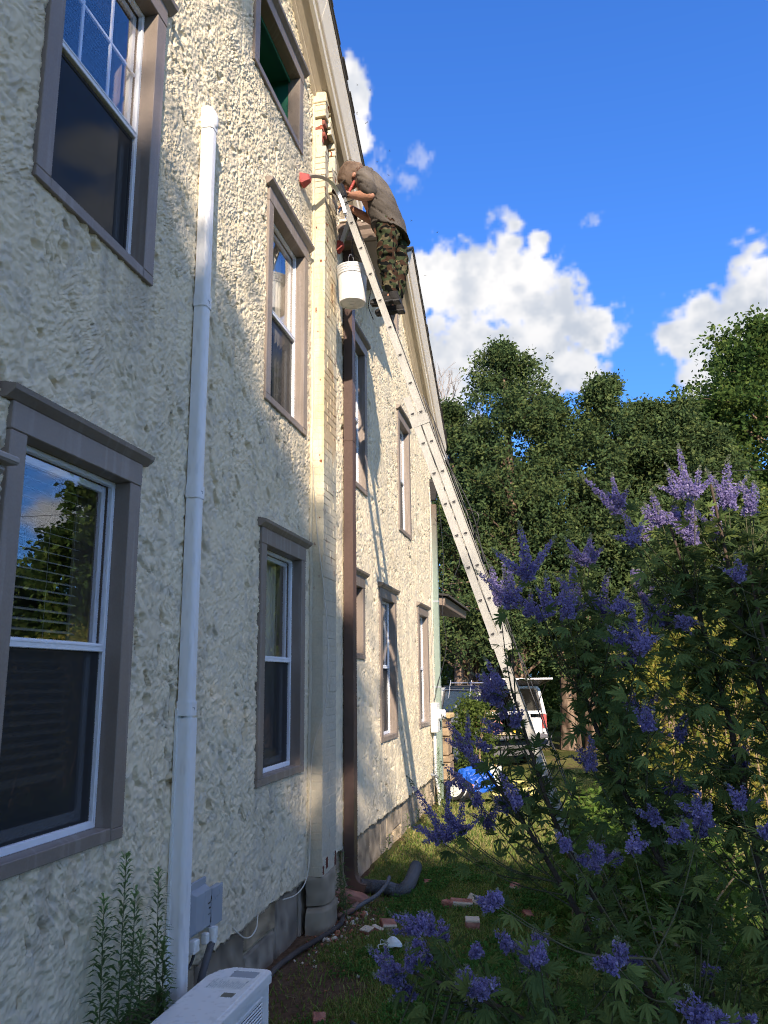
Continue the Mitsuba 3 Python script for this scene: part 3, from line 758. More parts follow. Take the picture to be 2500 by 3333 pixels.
slv = [bones([[((.545, 6.93, 7.045), .098), ((.565, 6.885, 6.93), .092), ((.590, 6.855, 6.825), .086)]], .02, 4), bones([[((.545, 7.25, 7.045), .098), ((.535, 7.32, 6.93), .088), ((.52, 7.35, 6.86), .08)]], .02, 4)]
def man(t): return m3.Manifold(m3.Mesh(np.asarray(t.vertices, np.float32), np.asarray(t.faces, np.uint32)))
try:
    U_ = m3.Manifold.batch_boolean([man(sh1), man(slv[0]), man(slv[1])], m3.OpType.Add).refine_to_length(.022).to_mesh()
    sh = trimesh.Trimesh(U_.vert_properties[:, :3], U_.tri_verts, process=True); trimesh.smoothing.filter_taubin(sh, iterations=6)
except Exception:
    sh = cat(sh1, *slv)
sh = wrinkle(sh, .030, 8, 10, 3)
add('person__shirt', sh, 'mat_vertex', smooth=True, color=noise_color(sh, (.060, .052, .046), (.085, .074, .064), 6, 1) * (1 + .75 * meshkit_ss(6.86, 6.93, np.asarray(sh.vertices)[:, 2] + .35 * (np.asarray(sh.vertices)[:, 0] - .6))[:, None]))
pants = bones([[((.755, 7.00, 6.50), .135), ((.735, 6.985, 6.30), .108), ((.730, 6.985, 6.12), .092), ((.748, 6.985, 6.0), .088), ((.772, 6.985, 5.86), .078), ((.775, 6.985, 5.80), .082)],
               [((.77, 7.18, 6.50), .135), ((.80, 7.20, 6.30), .105), ((.815, 7.21, 6.14), .09), ((.80, 7.205, 6.0), .086), ((.775, 7.20, 5.86), .078), ((.772, 7.20, 5.80), .082)],
               [((.75, 7.09, 6.54), .15), ((.76, 7.09, 6.47), .14)]], .018, 5)
pants = wrinkle(pants, .032, 8, 15, 8)
pants = cat(pants, rough(box(.72, .82, 6.862, 6.885, 6.12, 6.27, .012).subdivide().subdivide(), .006, 14, 3))
add('person__trousers', pants, 'mat_camo', smooth=True)
for yb in (6.985, 7.20):
    bt = bones([[((.775, yb, 5.83), .060), ((.785, yb, 5.75), .058), ((.80, yb, 5.70), .052)], [((.815, yb, 5.69), .046), ((.70, yb, 5.69), .042), ((.595, yb, 5.675), .036)], [((.76, yb, 5.76), .05), ((.68, yb, 5.715), .042)]], .014, 4)
    b_ = add('person__boot', bt, 'mat_vertex', smooth=True, color=(.022, .021, .021))
    add(b_ + '__sole', cat(*[box(x0, x1, yb - .044, yb + .044, 5.643, 5.668, .008) for x0, x1 in ((.57, .645), (.65, .70), (.705, .755), (.79, .865))], box(.57, .865, yb - .04, yb + .04, 5.655, 5.672, .005)), 'mat_black')
# hair, cap with brim
add('person__hair', rough(bones([[((.40, 7.08, 7.20), .092), ((.432, 7.08, 7.175), .074)]], .010, 1), .016, 60, 3), 'mat_vertex', smooth=True, color=(.10, .05, .032))
cp = bones([[((.385, 7.08, 7.215), .108), ((.335, 7.08, 7.215), .114), ((.315, 7.08, 7.165), .113), ((.33, 7.08, 7.145), .108)]], .016, 4)
cw_ = wrinkle(cp, .012, 14, 14, 5); add('person__cap', cw_, 'mat_vertex', smooth=True, color=noise_color(cw_, (.15, .10, .07), (.235, .165, .12), 14, 4))
for a_s in (-.6, 0, .6):
    q_ = np.linspace(-1.0, 1.6, 16); add('person__cap_seam', tube(np.stack([.345 - .116 * np.sin(q_) * math.cos(a_s), 7.08 + .116 * math.sin(a_s) * np.abs(np.cos(q_ * .6)) * 1.0, 7.205 + .118 * np.cos(q_)], 1), .0025, 5), 'mat_vertex', color=(.10, .07, .05))
a_ = np.linspace(-1, 1, 17); br = []
for rr, dz in ((0, 0), (.12, -.075)):
    br.append(np.stack([.250 - rr * .9 * (1 - .25 * a_ ** 2) + .065 * a_ ** 2, 7.08 + .095 * a_, 7.105 + dz - .02 * a_ ** 2], 1))
V_ = np.vstack([br[0], br[1], br[0] - [0, 0, .008], br[1] - [0, 0, .008]]); n_ = 17; i_ = np.arange(16)
F_ = np.vstack([np.stack(q, 1) for q in ((i_, i_ + 1, n_ + i_ + 1), (i_, n_ + i_ + 1, n_ + i_), (2 * n_ + i_ + 1, 2 * n_ + i_, 3 * n_ + i_ + 1), (2 * n_ + i_, 3 * n_ + i_, 3 * n_ + i_ + 1), (n_ + i_, n_ + i_ + 1, 3 * n_ + i_ + 1), (n_ + i_, 3 * n_ + i_ + 1, 3 * n_ + i_))])
add('person__brim', trimesh.Trimesh(V_, F_, process=False), 'mat_vertex', smooth=False, color=(.05, .042, .036))
# the red handled pry tool in his near hand
thing('pry_bar', 'red handled pry bar in the hand of the man on the ladder', 'tool')
d_ = A([.30, 0.0, .60]); d_ = d_ / np.linalg.norm(d_); c_ = A([.345, 6.955, 6.885])
add('pry_bar__grip', tube([c_ - d_ * .03, c_ + d_ * .155], .015, 10), 'mat_redrubber', smooth=40)
add('pry_bar__blade', hull([*(c_ - d_ * .03 + A([.0, s * .008, .0]) + A([0, 0, t * .004]) for s in (-1, 1) for t in (-1, 1)), *(c_ - d_ * .22 + A([.0, s * .02, 0]) for s in (-1, 1))]), 'mat_chrome')

# ================================================================ bucket hung on the ladder
BC = A([.352, 7.10, 5.75])
thing('bucket', 'white plastic bucket hanging from a rope behind the ladder rail below the man', 'bucket')
pr = [(.0, .006), (.115, .006), (.118, 0), (.131, 0), (.134, .008), (.1445, .285), (.155, .285), (.155, .293), (.1442, .297), (.145, .310), (.1565, .313), (.1565, .321), (.1455, .325), (.146, .337), (.158, .340), (.158, .348), (.147, .352), (.1475, .362), (.160, .366), (.160, .378), (.150, .380), (.146, .372), (.130, .012), (0, .012)]
add('bucket__body', lathe(pr, 48, BC), 'mat_white', smooth=35)
add('bucket__base_ring', lathe([(.030, .0055), (.034, .0025), (.038, .0055)], 32, BC), 'mat_offwhite')
hp = smooth_path([BC + A([0, .157, .345]), BC + A([.0, .15, .42]), BC + A([0, .08, .50]), BC + A([0, 0, .525]), BC + A([0, -.08, .50]), BC + A([0, -.15, .42]), BC + A([0, -.157, .345])], 6)
add('bucket__handle', tube(hp, .003, 6), 'mat_chrome')
for s in (-1, 1): add('bucket__lug', rot(lathe([(0, 0), (.014, 0), (.014, .008), (0, .008)], 16), 90 * s, [1, 0, 0]).apply_translation(BC + A([0, -.151 * s, .345])), 'mat_white')
thing('bucket_rope', 'thin dark rope knotted to the bucket handle, its loose end hanging below the bucket', 'rope')
kn = BC + A([0, 0, .53])
add('bucket_rope__line', tube(smooth_path([kn, kn + A([-.004, 0, .08]), kn + A([.004, -.004, .16]), kn + A([.012, -.01, .245])], 5), .005, 6), 'mat_black')
add('bucket_rope__knot', cat(*[move(trimesh.creation.icosphere(1, .011), *(kn + A([.003 * (-1) ** k, 0, .022 * k]))) for k in range(4)]), 'mat_black')
add('bucket_rope__tail', tube(smooth_path([kn + A([.01, 0, .02]), BC + A([.17, .05, .36]), BC + A([.175, .06, .15]), BC + A([.15, .06, -.01]), BC + A([.20, .05, -.17])], 7), .0045, 6), 'mat_black')
# ================================================================ things fixed to the wall
rng = np.random.default_rng(11)
# white line-set cover
thing('line_set_cover', 'white plastic pipe cover running up the stucco wall beside the near windows', 'pipe cover')
def dprof(hw, dpt, r=.028, n=5):
    """open-backed cover section in (y, x)"""
    p = [(-hw, 0)]
    for a in np.linspace(np.pi, np.pi / 2, n): p.append((-hw + r + r * math.cos(a), dpt - r + r * math.sin(a)))
    for a in np.linspace(np.pi / 2, 0, n): p.append((hw - r + r * math.cos(a), dpt - r + r * math.sin(a)))
    p.append((hw, 0)); return np.array(p)
def cover(z0, z1, hw, dpt, yc, lean=0, x0=.012):
    m = trimesh.creation.extrude_polygon(sg.Polygon(dprof(hw, dpt)), z1 - z0, engine='earcut'); v = np.array(m.vertices)
    zz = v[:, 2] + z0
    return trimesh.Trimesh(np.stack([v[:, 1] + x0, v[:, 0] + yc + lean * (zz - z0), zz], 1), m.faces[:, ::-1], process=False)
YC = 4.392
for z0, z1, hw in ((4.50, 5.80, .046), (3.23, 4.46, .0465), (1.96, 3.19, .046)):
    add('line_set_cover__segment', cover(z0 - .05, z1, hw, .078, YC), 'mat_white', smooth=30)
add('line_set_cover__segment', cover(.05, 1.845, .056, .088, YC + .004, x0=.010), 'mat_white', smooth=30)
add('line_set_cover__back_strip', box(.008, .022, YC - .068, YC + .050, .38, 1.9), 'mat_offwhite')
for z in (4.46, 3.19, 1.895):
    c = add('line_set_cover__coupler', cover(z - .035, z + .045, .054, .085, YC, x0=.010), 'mat_white', smooth=30)
    add(c + '__latch', cat(box(.0951, .0968, YC - .022, YC + .006, z + .008, z + .012), box(.0951, .0968, YC + .003, YC + .006, z - .006, z + .012)), 'mat_grey')
add('line_set_cover__wrapped_pipe', tube([(.055, YC, 1.80), (.055, YC, 1.92)], .030, 14), 'mat_offwhite', smooth=True)
cv = bones([[((.052, YC, 5.79), .056), ((.048, YC, 5.84), .059), ((.035, YC, 5.875), .055)], [((.03, YC, 5.80), .05), ((.02, YC, 5.88), .05)]], .014, 5)
add('line_set_cover__end_cap', cv, 'mat_white', smooth=True)
add('line_set_cover__end_cap_collar', cover(5.735, 5.80, .0535, .083, YC, x0=.011), 'mat_white', smooth=30)

# grey service boxes
thing('telephone_box', 'grey plastic box with a latch slot, left of the two utility boxes', 'utility box')
add('telephone_box__base', cat(box(.02, .035, 4.515, 4.765, .61, .905, .004), *[box(.035, .06, 4.505, 4.535, .63 + .055 * k, .637 + .055 * k) for k in range(6)], box(.03, .06, 4.50, 4.515, .62, .89)), 'mat_grey')
add('telephone_box__cover', hull([(.038, 4.525, .625), (.038, 4.525, .865), (.038, 4.75, .63), (.038, 4.75, .865), (.068, 4.57, .645), (.068, 4.57, .835), (.078, 4.63, .64), (.078, 4.63, .84), (.078, 4.74, .642), (.078, 4.74, .842)]), 'mat_grey')
add('telephone_box__panel', box(.04, .0805, 4.66, 4.745, .64, .846, .004), 'mat_grey')
for q_ in ((4.70, 4.738, .765, .772), (4.718, 4.738, .735, .745), (4.705, 4.745, .705, .709)): add('telephone_box__slot', box(.0803, .0822, *q_), 'mat_black')
add('telephone_box__gland', box(.04, .085, 4.53, 4.60, .54, .61, .006), 'mat_offwhite'); add('telephone_box__gland', box(.05, .09, 4.68, 4.72, .55, .61, .006), 'mat_offwhite')
thing('junction_box', 'flat grey hinged box with an embossed mark, right of the two utility boxes', 'utility box')
add('junction_box__body', box(.02, .050, 4.80, 4.95, .61, .825, .004), 'mat_grey')
add('junction_box__lid', box(.0505, .064, 4.795, 4.955, .606, .83, .005), 'mat_grey')
add('junction_box__hinge', cat(box(.04, .062, 4.786, 4.7965, .76, .79), box(.04, .062, 4.786, 4.7965, .64, .67)), 'mat_black')
em = smooth_path([(.0655, 4.845 + .085 * t, .755 + .05 * t + .012 * math.sin(9 * t)) for t in np.linspace(0, 1, 9)], 3)
add('junction_box__emblem', tube(em, .0022, 5), 'mat_grey')
thing('flexible_conduit', 'ribbed dark grey conduit curving down from the utility boxes to the ground', 'conduit')
cpth = smooth_path([(.07, 4.80, .60), (.075, 4.79, .545), (.07, 4.74, .47), (.06, 4.685, .36), (.055, 4.655, .22), (.06, 4.64, .02)], 22)
add('flexible_conduit__hose', tube(cpth, .022, 12, taper=[.021 + .0018 * (k % 2) for k in range(len(cpth))]), 'mat_greyhose', smooth=40)
add('flexible_conduit__connector', cat(tube([(.07, 4.802, .615), (.073, 4.797, .555)], .031, 14), tube([(.073, 4.797, .56), (.075, 4.79, .53)], .027, 14)), 'mat_offwhite', smooth=35)
thing('black_cable', 'black cable looping low along the stucco from the utility box to the left edge', 'cable')
add('black_cable__line', tube(smooth_path([(.06, 4.60, .56), (.05, 4.57, .49), (.045, 4.50, .46), (.04, 4.44, .44), (.035, 4.30, .41), (.09, 4.02, .385), (.09, 3.80, .36), (.10, 3.55, .30), (.10, 3.3, .25), (.1, 2.9, .2), (.12, 2.4, .1)], 6), .0085, 7), 'mat_black', smooth=True)
thing('white_wire', 'thin white wire looping out from under the stucco near the painted brick foot', 'cable')

add('white_wire__line', tube(smooth_path([(.03, 6.835, 4.06), (.075, 6.835, 3.42), (.14, 6.845, 2.86), (.172, 6.87, 2.36), (.155, 6.86, 1.84), (.06, 6.83, 1.50), (.030, 6.83, 1.10), (.035, 6.83, .80), (.05, 6.75, .56), (.06, 6.62, .44), (.04, 6.45, .39), (.0, 6.25, .40)], 8), .0045, 6), 'mat_cable', smooth=True)
thing('buff_wire', 'short buff wire drooping below the stucco edge beside the utility boxes', 'cable')
add('buff_wire__line', tube(smooth_path([(.0, 5.28, .47), (.05, 5.34, .40), (.055, 5.46, .37), (.04, 5.60, .385), (.01, 5.70, .44)], 7), .005, 6), 'mat_cable', smooth=True)

# brown downspout and its hose
thing('downspout', 'dark brown metal downspout running from the roof valley to the ground beside the chimney', 'downspout')
def dsprof(hy, hx):
    p = []; n = 4
    for k in range(n): p += [(-hy + 2 * hy * k / n, -hx), (-hy + 2 * hy * (k + .35) / n, -hx), (-hy + 2 * hy * (k + .5) / n, -hx + .004), (-hy + 2 * hy * (k + .65) / n, -hx)]
    p += [(hy, -hx), (hy, hx)]
    for k in range(n): p += [(hy - 2 * hy * (k + .35) / n, hx), (hy - 2 * hy * (k + .5) / n, hx - .004), (hy - 2 * hy * (k + .65) / n, hx)]
    p += [(-hy, hx)]; return np.array(p)
def vpipe(z0, z1, xc, yc, hx, hy):
    m = trimesh.creation.extrude_polygon(sg.Polygon(dsprof(hy, hx)), z1 - z0, engine='earcut'); v = np.array(m.vertices)
    return trimesh.Trimesh(np.stack([v[:, 1] + xc, v[:, 0] + yc, v[:, 2] + z0], 1), m.faces[:, ::-1], process=False)
for z0, z1, e in ((3.55, 6.9, 0), (.36, 3.6, .002)):
    add('downspout__pipe', vpipe(z0, z1, .068, 8.045, .050 + e, .066 + e), 'mat_brownmetal')
add('downspout__elbow', sweep(smooth_path([(.068, 8.045, .40), (.068, 8.045, .24), (.085, 8.045, .15), (.14, 8.045, .085), (.22, 8.045, .06)], 6), dsprof(.067, .052)[:, ::-1]), 'mat_brownmetal')
for z in (1.6, 4.6): add('downspout__strap', cat(box(.012, .1215, 7.974, 8.116, z, z + .022)), 'mat_brownmetal')
thing('drain_hose', 'grey-brown corrugated drain hose on the grass at the foot of the brown downspout', 'drain hose')
hp_ = smooth_path([(.16, 8.06, .085), (.26, 8.10, .072), (.40, 8.12, .062), (.52, 8.06, .05), (.585, 8.10, .06), (.60, 8.30, .065), (.595, 8.62, .11), (.59, 8.74, .13)], 26)
add('drain_hose__pipe', tube(hp_, .06, 16, taper=[.062 + .006 * (k % 2) for k in range(len(hp_))]), 'mat_vertex', smooth=50, ) if False else add('drain_hose__pipe', tube(hp_, .06, 16, taper=[.060 + .006 * (k % 2) for k in range(len(hp_))]), 'mat_greyhose', smooth=False)

# far corner: green downspout, meter, service pipe, cables
thing('green_downspout', 'weathered green copper downspout on the far corner of the house', 'downspout')
gp = vpipe(.05, 5.2, .055, 14.12, .048, .055).subdivide().subdivide()
zz = np.array(gp.vertices)[:, 2]; t_ = np.clip((zz - 4.2) / 1.0, 0, 1)[:, None]
gcol = noise_color(gp, (.15, .205, .18), (.26, .32, .285), 4, 2) * (1 - t_) + np.array([.12, .085, .065]) * t_
add('green_downspout__pipe', gp, 'mat_vertex_satin', color=gcol)
add('green_downspout__leader_head', cat(hull([(.0, 14.0, 5.60), (.0, 14.2, 5.60), (.16, 14.0, 5.60), (.16, 14.2, 5.60), (.02, 14.05, 5.28), (.02, 14.17, 5.28), (.10, 14.05, 5.28), (.10, 14.17, 5.28)]), box(-.02, .17, 13.99, 14.21, 5.6, 5.66)), 'mat_black')
for z in (1.9, 3.4): add('green_downspout__strap', box(.0, .107, 14.06, 14.18, z, z + .03), 'mat_grey')
thing('electric_meter', 'white electric meter box with a round dial near the far house corner', 'electric meter')
add('electric_meter__box', box(.02, .135, 13.42, 13.72, 1.18, 1.66, .012), 'mat_offwhite')
add('electric_meter__dial', rot(lathe([(0, 0), (.088, 0), (.088, .03), (.078, .035), (.078, .10), (.06, .115), (0, .118)], 28), 90, [0, 1, 0]).apply_translation([.135, 13.6, 1.47]), 'mat_white', smooth=35)
thing('service_pipe', 'white weathered service pipe below the electric meter down to the ground', 'pipe')
add('service_pipe__pipe', tube(smooth_path([(.055, 13.6, 1.18), (.055, 13.6, .7), (.06, 13.62, .4), (.09, 13.7, .2), (.09, 13.72, 0)], 5), .026, 10), 'mat_offwhite', smooth=True)
add('service_pipe__spigot', tube(smooth_path([(.0, 13.45, .52), (.09, 13.42, .50), (.13, 13.34, .48), (.12, 13.24, .52)], 5), .02, 8), 'mat_grey', smooth=True)
thing('service_cables', 'thin pale cables running down the stucco beside the green downspout', 'cable')
for k, (y_, z0, z1) in enumerate(((13.86, 1.66, 5.4), (13.94, .8, 5.5), (13.76, .9, 3.2))):
    q = np.linspace(0, 1, 14)
    add('service_cables__line', tube(np.stack([.02 + .006 * np.sin(q * 9 + k), y_ + .02 * np.sin(q * 7 + k * 2), z0 + (z1 - z0) * q], 1), .007, 6), 'mat_cable')
thing('overhead_wire', 'dark slack wires dropping past the far corner of the house', 'wire')
add('overhead_wire__line', tube(smooth_path([(.16, 14.1, 5.25), (.20, 14.2, 4.2), (.17, 14.1, 3.3), (.22, 14.1, 2.6), (.10, 13.8, 1.95), (.06, 13.62, 1.67)], 8), .006, 5), 'mat_black')
add('overhead_wire__line', tube(smooth_path([(.10, 13.9, 4.9), (.45, 14.6, 4.3), (.3, 14.4, 3.6), (.75, 15.5, 3.3)], 8), .005, 5), 'mat_black')
# porch eave and stone pier beyond the corner
thing('porch', 'low brown porch eave standing out past the far corner of the house', 'porch')
add('porch__eave', hull([(-2, 15.4, 3.95), (-2, 19, 3.95), (.05, 15.4, 3.62), (.05, 19, 3.62), (-2, 15.4, 3.75), (-2, 19, 3.75), (.02, 15.4, 3.46), (.02, 19, 3.46)]), 'mat_gutter')
add('porch__roof', hull([(-2.2, 15.3, 3.96), (-2.2, 19.1, 3.96), (.12, 15.3, 3.63), (.12, 19.1, 3.63), (-2.2, 15.3, 4.0), (-2.2, 19.1, 4.0), (.12, 15.3, 3.67), (.12, 19.1, 3.67)]), 'mat_shingle')
thing('stone_pier', 'tan stone pier with a flat cap just past the far corner', 'pier')
zz = .0
for k, (h, w, dx) in enumerate(((.26, .21, .02), (.30, .20, 0), (.12, .19, .01), (.34, .18, -.01), (.16, .17, .02), (.16, .16, 0))):
    m = rough(box(-.28 + dx, w * .75 + dx - .02, 14.85, 15.35, zz + .006, zz + h - .006, .015).subdivide().subdivide(), .014, 9, k)
    add('stone_pier__stone', m, 'mat_vertex', color=noise_color(m, (.17, .12, .08), (.40, .30, .19), 7, k)); zz += h
add('stone_pier__cap', rough(box(-.3, .16, 14.8, 15.4, zz + .004, zz + .085, .01).subdivide().subdivide(), .006, 9, 3), 'mat_vertex', color=(.46, .33, .17))

# ================================================================ outdoor unit of the heat pump
thing('outdoor_unit', 'white low air conditioner outdoor unit with a louvred front standing close to the wall', 'air conditioner')
AX0, AX1, AY0, AY1, AT = .175, .515, 3.80, 4.66, .455
def rrect(x0, x1, y0, y1, r, ch=0, n=6):
    p = []
    for cx_, cy_, a0 in ((x1 - r, y0 + r, -90), (x1 - r, y1 - r, 0)):
        for a in np.linspace(a0, a0 + 90, n): p.append((cx_ + r * math.cos(math.radians(a)), cy_ + r * math.sin(math.radians(a))))
    p += [(x0 + ch * .75, y1), (x0 + ch * .25, y1 - ch * .45), (x0, y1 - ch * 1.15)]
    for a in np.linspace(180, 270, n): p.append((x0 + r * math.cos(math.radians(a)) + r, y0 + r + r * math.sin(math.radians(a))))
    return np.array(p)
def prismz(p, zs, insets):
    c = p.mean(0); V = []
    for z, i in zip(zs, insets):
        d = p - c; V.append(np.column_stack([c + d * (1 - i / np.abs(d).max(0)), np.full(len(p), z)]))
    n = len(p); F = []; i = np.arange(n); j = (i + 1) % n
    for k in range(len(zs) - 1): F += [np.stack([k * n + i, k * n + j, (k + 1) * n + j], 1), np.stack([k * n + i, (k + 1) * n + j, (k + 1) * n + i], 1)]
    V = np.vstack(V + [[[*c, zs[-1]]]]); F.append(np.stack([(len(zs) - 1) * n + i, (len(zs) - 1) * n + j, i * 0 + len(V) - 1], 1))
    return trimesh.Trimesh(V, np.vstack(F), process=False)
P_ = rrect(AX0, AX1, AY0, AY1, .05, .13)
add('outdoor_unit__body', prismz(rrect(AX0 + .012, AX1 - .012, AY0 + .012, AY1 - .012, .045, .13), [-.04, AT - .05], [0, 0]), 'mat_white', smooth=30)
add('outdoor_unit__lid', prismz(P_, [AT - .055, AT - .012, AT - .004, AT - .0015, AT], [0, 0, .003, .008, .016]), 'mat_white', smooth=25)
add('outdoor_unit__lid_groove', prismz(rrect(AX0 + .035, AX1 - .03, AY0 + .03, AY1 - .03, .04, .12), [AT - .001, AT + .0018, AT + .003], [0, .001, .004]), 'mat_white', smooth=False)
gx = AX1 - .011
add('outdoor_unit__grille_frame', cat(box(gx - .004, gx + .006, AY0 + .03, AY0 + .045, 0, AT - .09), box(gx - .004, gx + .006, AY1 - .17, AY1 - .155, 0, AT - .09), box(gx - .004, gx + .0055, AY0 + .045, AY1 - .17, AT - .105, AT - .09)), 'mat_white')
add('outdoor_unit__grille_back', box(gx - .003, gx + .0006, AY0 + .045, AY1 - .17, 0, AT - .106), 'mat_black')
lv = rot(box(-.0035, .0035, AY0 + .045, AY1 - .17, -.0055, .0055), 35, [0, 1, 0]); sl_ = mikit.ply(lv, 'mat_white')
for k in range(18): scene[nkey('outdoor_unit__louvre')] = {**sl_, 'to_world': T().translate([gx + .003, 0, AT - .118 - .0175 * k])}
add('outdoor_unit__sticker', box(AX1 - .20, AX1 - .055, AY1 - .165, AY1 - .075, AT + .0031, AT + .0041), 'mat_offwhite' if False else 'mat_grey', label='plain grey rating label on the lid')
lbl = box(AX1 - .27, AX1 - .055, AY1 - .34, AY1 - .195, AT + .0031, AT + .0039)
add('outdoor_unit__sticker', lbl, 'mat_offwhite', label='white instruction label with rows of tiny print')
tx = [box(AX1 - .262 + .0135 * k, AX1 - .257 + .0135 * k, AY1 - .335 + rng.uniform(0, .02), AY1 - .20 - rng.uniform(0, .06), AT + .004, AT + .0044) for k in range(15)]
add('outdoor_unit__sticker__print', cat(*tx), 'mat_grey')
add('outdoor_unit__sticker', box(AX1 - .135, AX1 - .07, AY1 - .44, AY1 - .385, AT + .0031, AT + .0041), 'mat_vertex', color=(.16, .15, .12), label='small dark label on the lid')
add('outdoor_unit__screw', lathe([(0, 0), (.004, 0), (.004, .002), (0, .002)], 10, (AX0 + .14, AY1 - .09, AT + .003)), 'mat_black')
add('outdoor_unit__foot', cat(box(AX0 - .02, AX1 + .02, AY0 + .1, AY0 + .16, -.09, -.04), box(AX0 - .02, AX1 + .02, AY1 - .2, AY1 - .14, -.09, -.04)), 'mat_grey')

# ================================================================ ground
def gz(x, y):
    x = np.asarray(x, float); y = np.asarray(y, float)
    p = np.stack([x * .9, y * .9, 0 * x], -1); q = np.stack([x * 5, y * 5, 0 * x], -1)
    return (.07 * (meshkit.fbm(p, 3, 41) - .5) + .03 * (meshkit.fbm(q, 2, 42) - .5)) * meshkit_ss(40, 15, np.abs(y)) - .10 * meshkit_ss(5.8, 4.2, y) * meshkit_ss(1.6, .2, x) - .02
def gpatch(xs, ys):
    X, Y = np.meshgrid(xs, ys, indexing='ij'); Z = gz(X, Y); n, k = X.shape
    i = np.arange(n - 1)[:, None] * k + np.arange(k - 1)[None]; i = i.ravel()
    f = np.vstack([np.stack([i, i + k, i + k + 1], 1), np.stack([i, i + k + 1, i + 1], 1)])
    return trimesh.Trimesh(np.stack([X.ravel(), Y.ravel(), Z.ravel()], 1), f, process=False)
gx_ = np.concatenate([[-600, -200, -80, -40, -20, -10, -5, -2], np.arange(-1, 6.01, .06), [7, 9, 12, 16, 22, 35, 60, 120, 300, 600]])
gy_ = np.concatenate([[-600, -200, -80, -40, -20, -10, -5, -2, 0, 1], np.arange(2, 18.01, .06), np.arange(18.5, 30, .5), [34, 40, 50, 70, 120, 300, 900]])
add('ground', gpatch(gx_, gy_), 'mat_ground', smooth=True, kind='structure')

# grass: single blades, denser and longer away from the bare strip by the wall
def blades(n, xr, yr, hmin, hmax, cols, seed, keepf=None, w=.0045):
    r = np.random.default_rng(seed)
    x = r.uniform(*xr, n); y = r.uniform(*yr, n)
    if keepf is not None:
        k = r.random(n) < keepf(x, y); x, y = x[k], y[k]
    n = len(x); h = r.uniform(hmin, hmax, n) * (.6 + .8 * meshkit.fbm(np.stack([x * 2, y * 2, 0 * x], -1), 2, 5)); a = r.uniform(0, 2 * np.pi, n); ln = r.uniform(.1, 1.0, n) * h
    b = np.stack([x, y, gz(x, y) - .005], 1); s = np.stack([np.cos(a), np.sin(a), 0 * a], 1) * (w * r.uniform(.7, 1.4, n))[:, None]
    la = r.uniform(0, 2 * np.pi, n); l = np.stack([np.cos(la) * ln, np.sin(la) * ln, h], 1)
    m = b + l * [.45, .45, .62]
    V = np.stack([b - s, b + s, m - s * .8, m + s * .8, b + l], 1).reshape(-1, 3)
    i = np.arange(n) * 5; F = np.vstack([np.stack([i, i + 1, i + 3], 1), np.stack([i, i + 3, i + 2], 1), np.stack([i + 2, i + 3, i + 4], 1)])
    c = np.asarray(cols)[r.integers(0, len(cols), n)] * r.uniform(.75, 1.25, (n, 1))
    return trimesh.Trimesh(V, F, process=False), np.repeat(c, 5, 0)
GC = [(.17, .26, .06), (.21, .29, .075), (.27, .30, .085), (.33, .30, .12), (.14, .23, .055), (.35, .31, .15)]
def kf(x, y):
    d = x + (meshkit.fbm(np.stack([x * 2.2, y * 2.2, 0 * x], -1), 3, 8) - .5) * 1.4 + meshkit_ss(7.6, 9.5, y) * .6
    bare = meshkit.fbm(np.stack([x * 1.4, y * 1.4, 0 * x], -1), 3, 19)
    return np.clip(meshkit_ss(.35, .85, d) * (1 - .5 * meshkit_ss(.55, .68, bare)) + .06, 0, 1)
m1, c1 = blades(190000, (.05, 4.2), (4.3, 9.5), .02, .06, GC[:5], 1, kf)
m2, c2 = blades(120000, (.05, 6.5), (9.0, 19), .03, .07, GC[1:], 2, lambda x, y: np.clip(kf(x, y) + .25, 0, 1), .006)
m3_, c3 = blades(25000, (.3, 3.4), (2.6, 4.4), .03, .09, GC[:5], 3)
gm = cat(m1, m2, m3_)
add('lawn_grass', gm, 'mat_leaf', color=np.vstack([c1, c2, c3]), label='short patchy lawn grass along the foot of the house', cat='grass', kind='stuff')
# clover and small broad-leaved weeds
def rosettes(n, xr, yr, size, seed, col, keepf, k=5):
    r = np.random.default_rng(seed); x = r.uniform(*xr, n); y = r.uniform(*yr, n); q = r.random(n) < keepf(x, y); x, y = x[q], y[q]; n = len(x)
    V, C = [], []
    for j in range(k):
        a = r.uniform(0, 2 * np.pi, n); L = size * r.uniform(.5, 1.2, n); up_ = r.uniform(.2, .9, n); o = np.stack([np.cos(a), np.sin(a), up_], 1); o /= np.linalg.norm(o, axis=1, keepdims=True)
        s = np.stack([-np.sin(a), np.cos(a), 0 * a], 1); b = np.stack([x, y, gz(x, y) + r.uniform(.005, .05, n)], 1)
        t = b + o * L[:, None]; m = b + o * (L * .55)[:, None]
        V.append(np.stack([b, m + s * (L * .28)[:, None], t, m - s * (L * .28)[:, None]], 1).reshape(-1, 3)); C.append(np.repeat(np.asarray(col) * r.uniform(.7, 1.3, (n, 1)), 4, 0))
    V = np.vstack(V); i = np.arange(len(V) // 4) * 4
    return trimesh.Trimesh(V, np.vstack([np.stack([i, i + 1, i + 2], 1), np.stack([i, i + 2, i + 3], 1)]), process=False), np.vstack(C)
pn = lambda x, y: meshkit_ss(.46, .58, meshkit.fbm(np.stack([x * 1.6, y * 1.6, 0 * x], -1), 3, 33)) * meshkit_ss(.3, .8, x)
cm, cc = rosettes(22000, (.3, 3.4), (4.6, 9.5), .028, 5, (.075, .18, .04), pn)
add('clover', cm, 'mat_leaf', color=cc, label='dense low clover patches in the shaded lawn', cat='ground cover', kind='stuff')
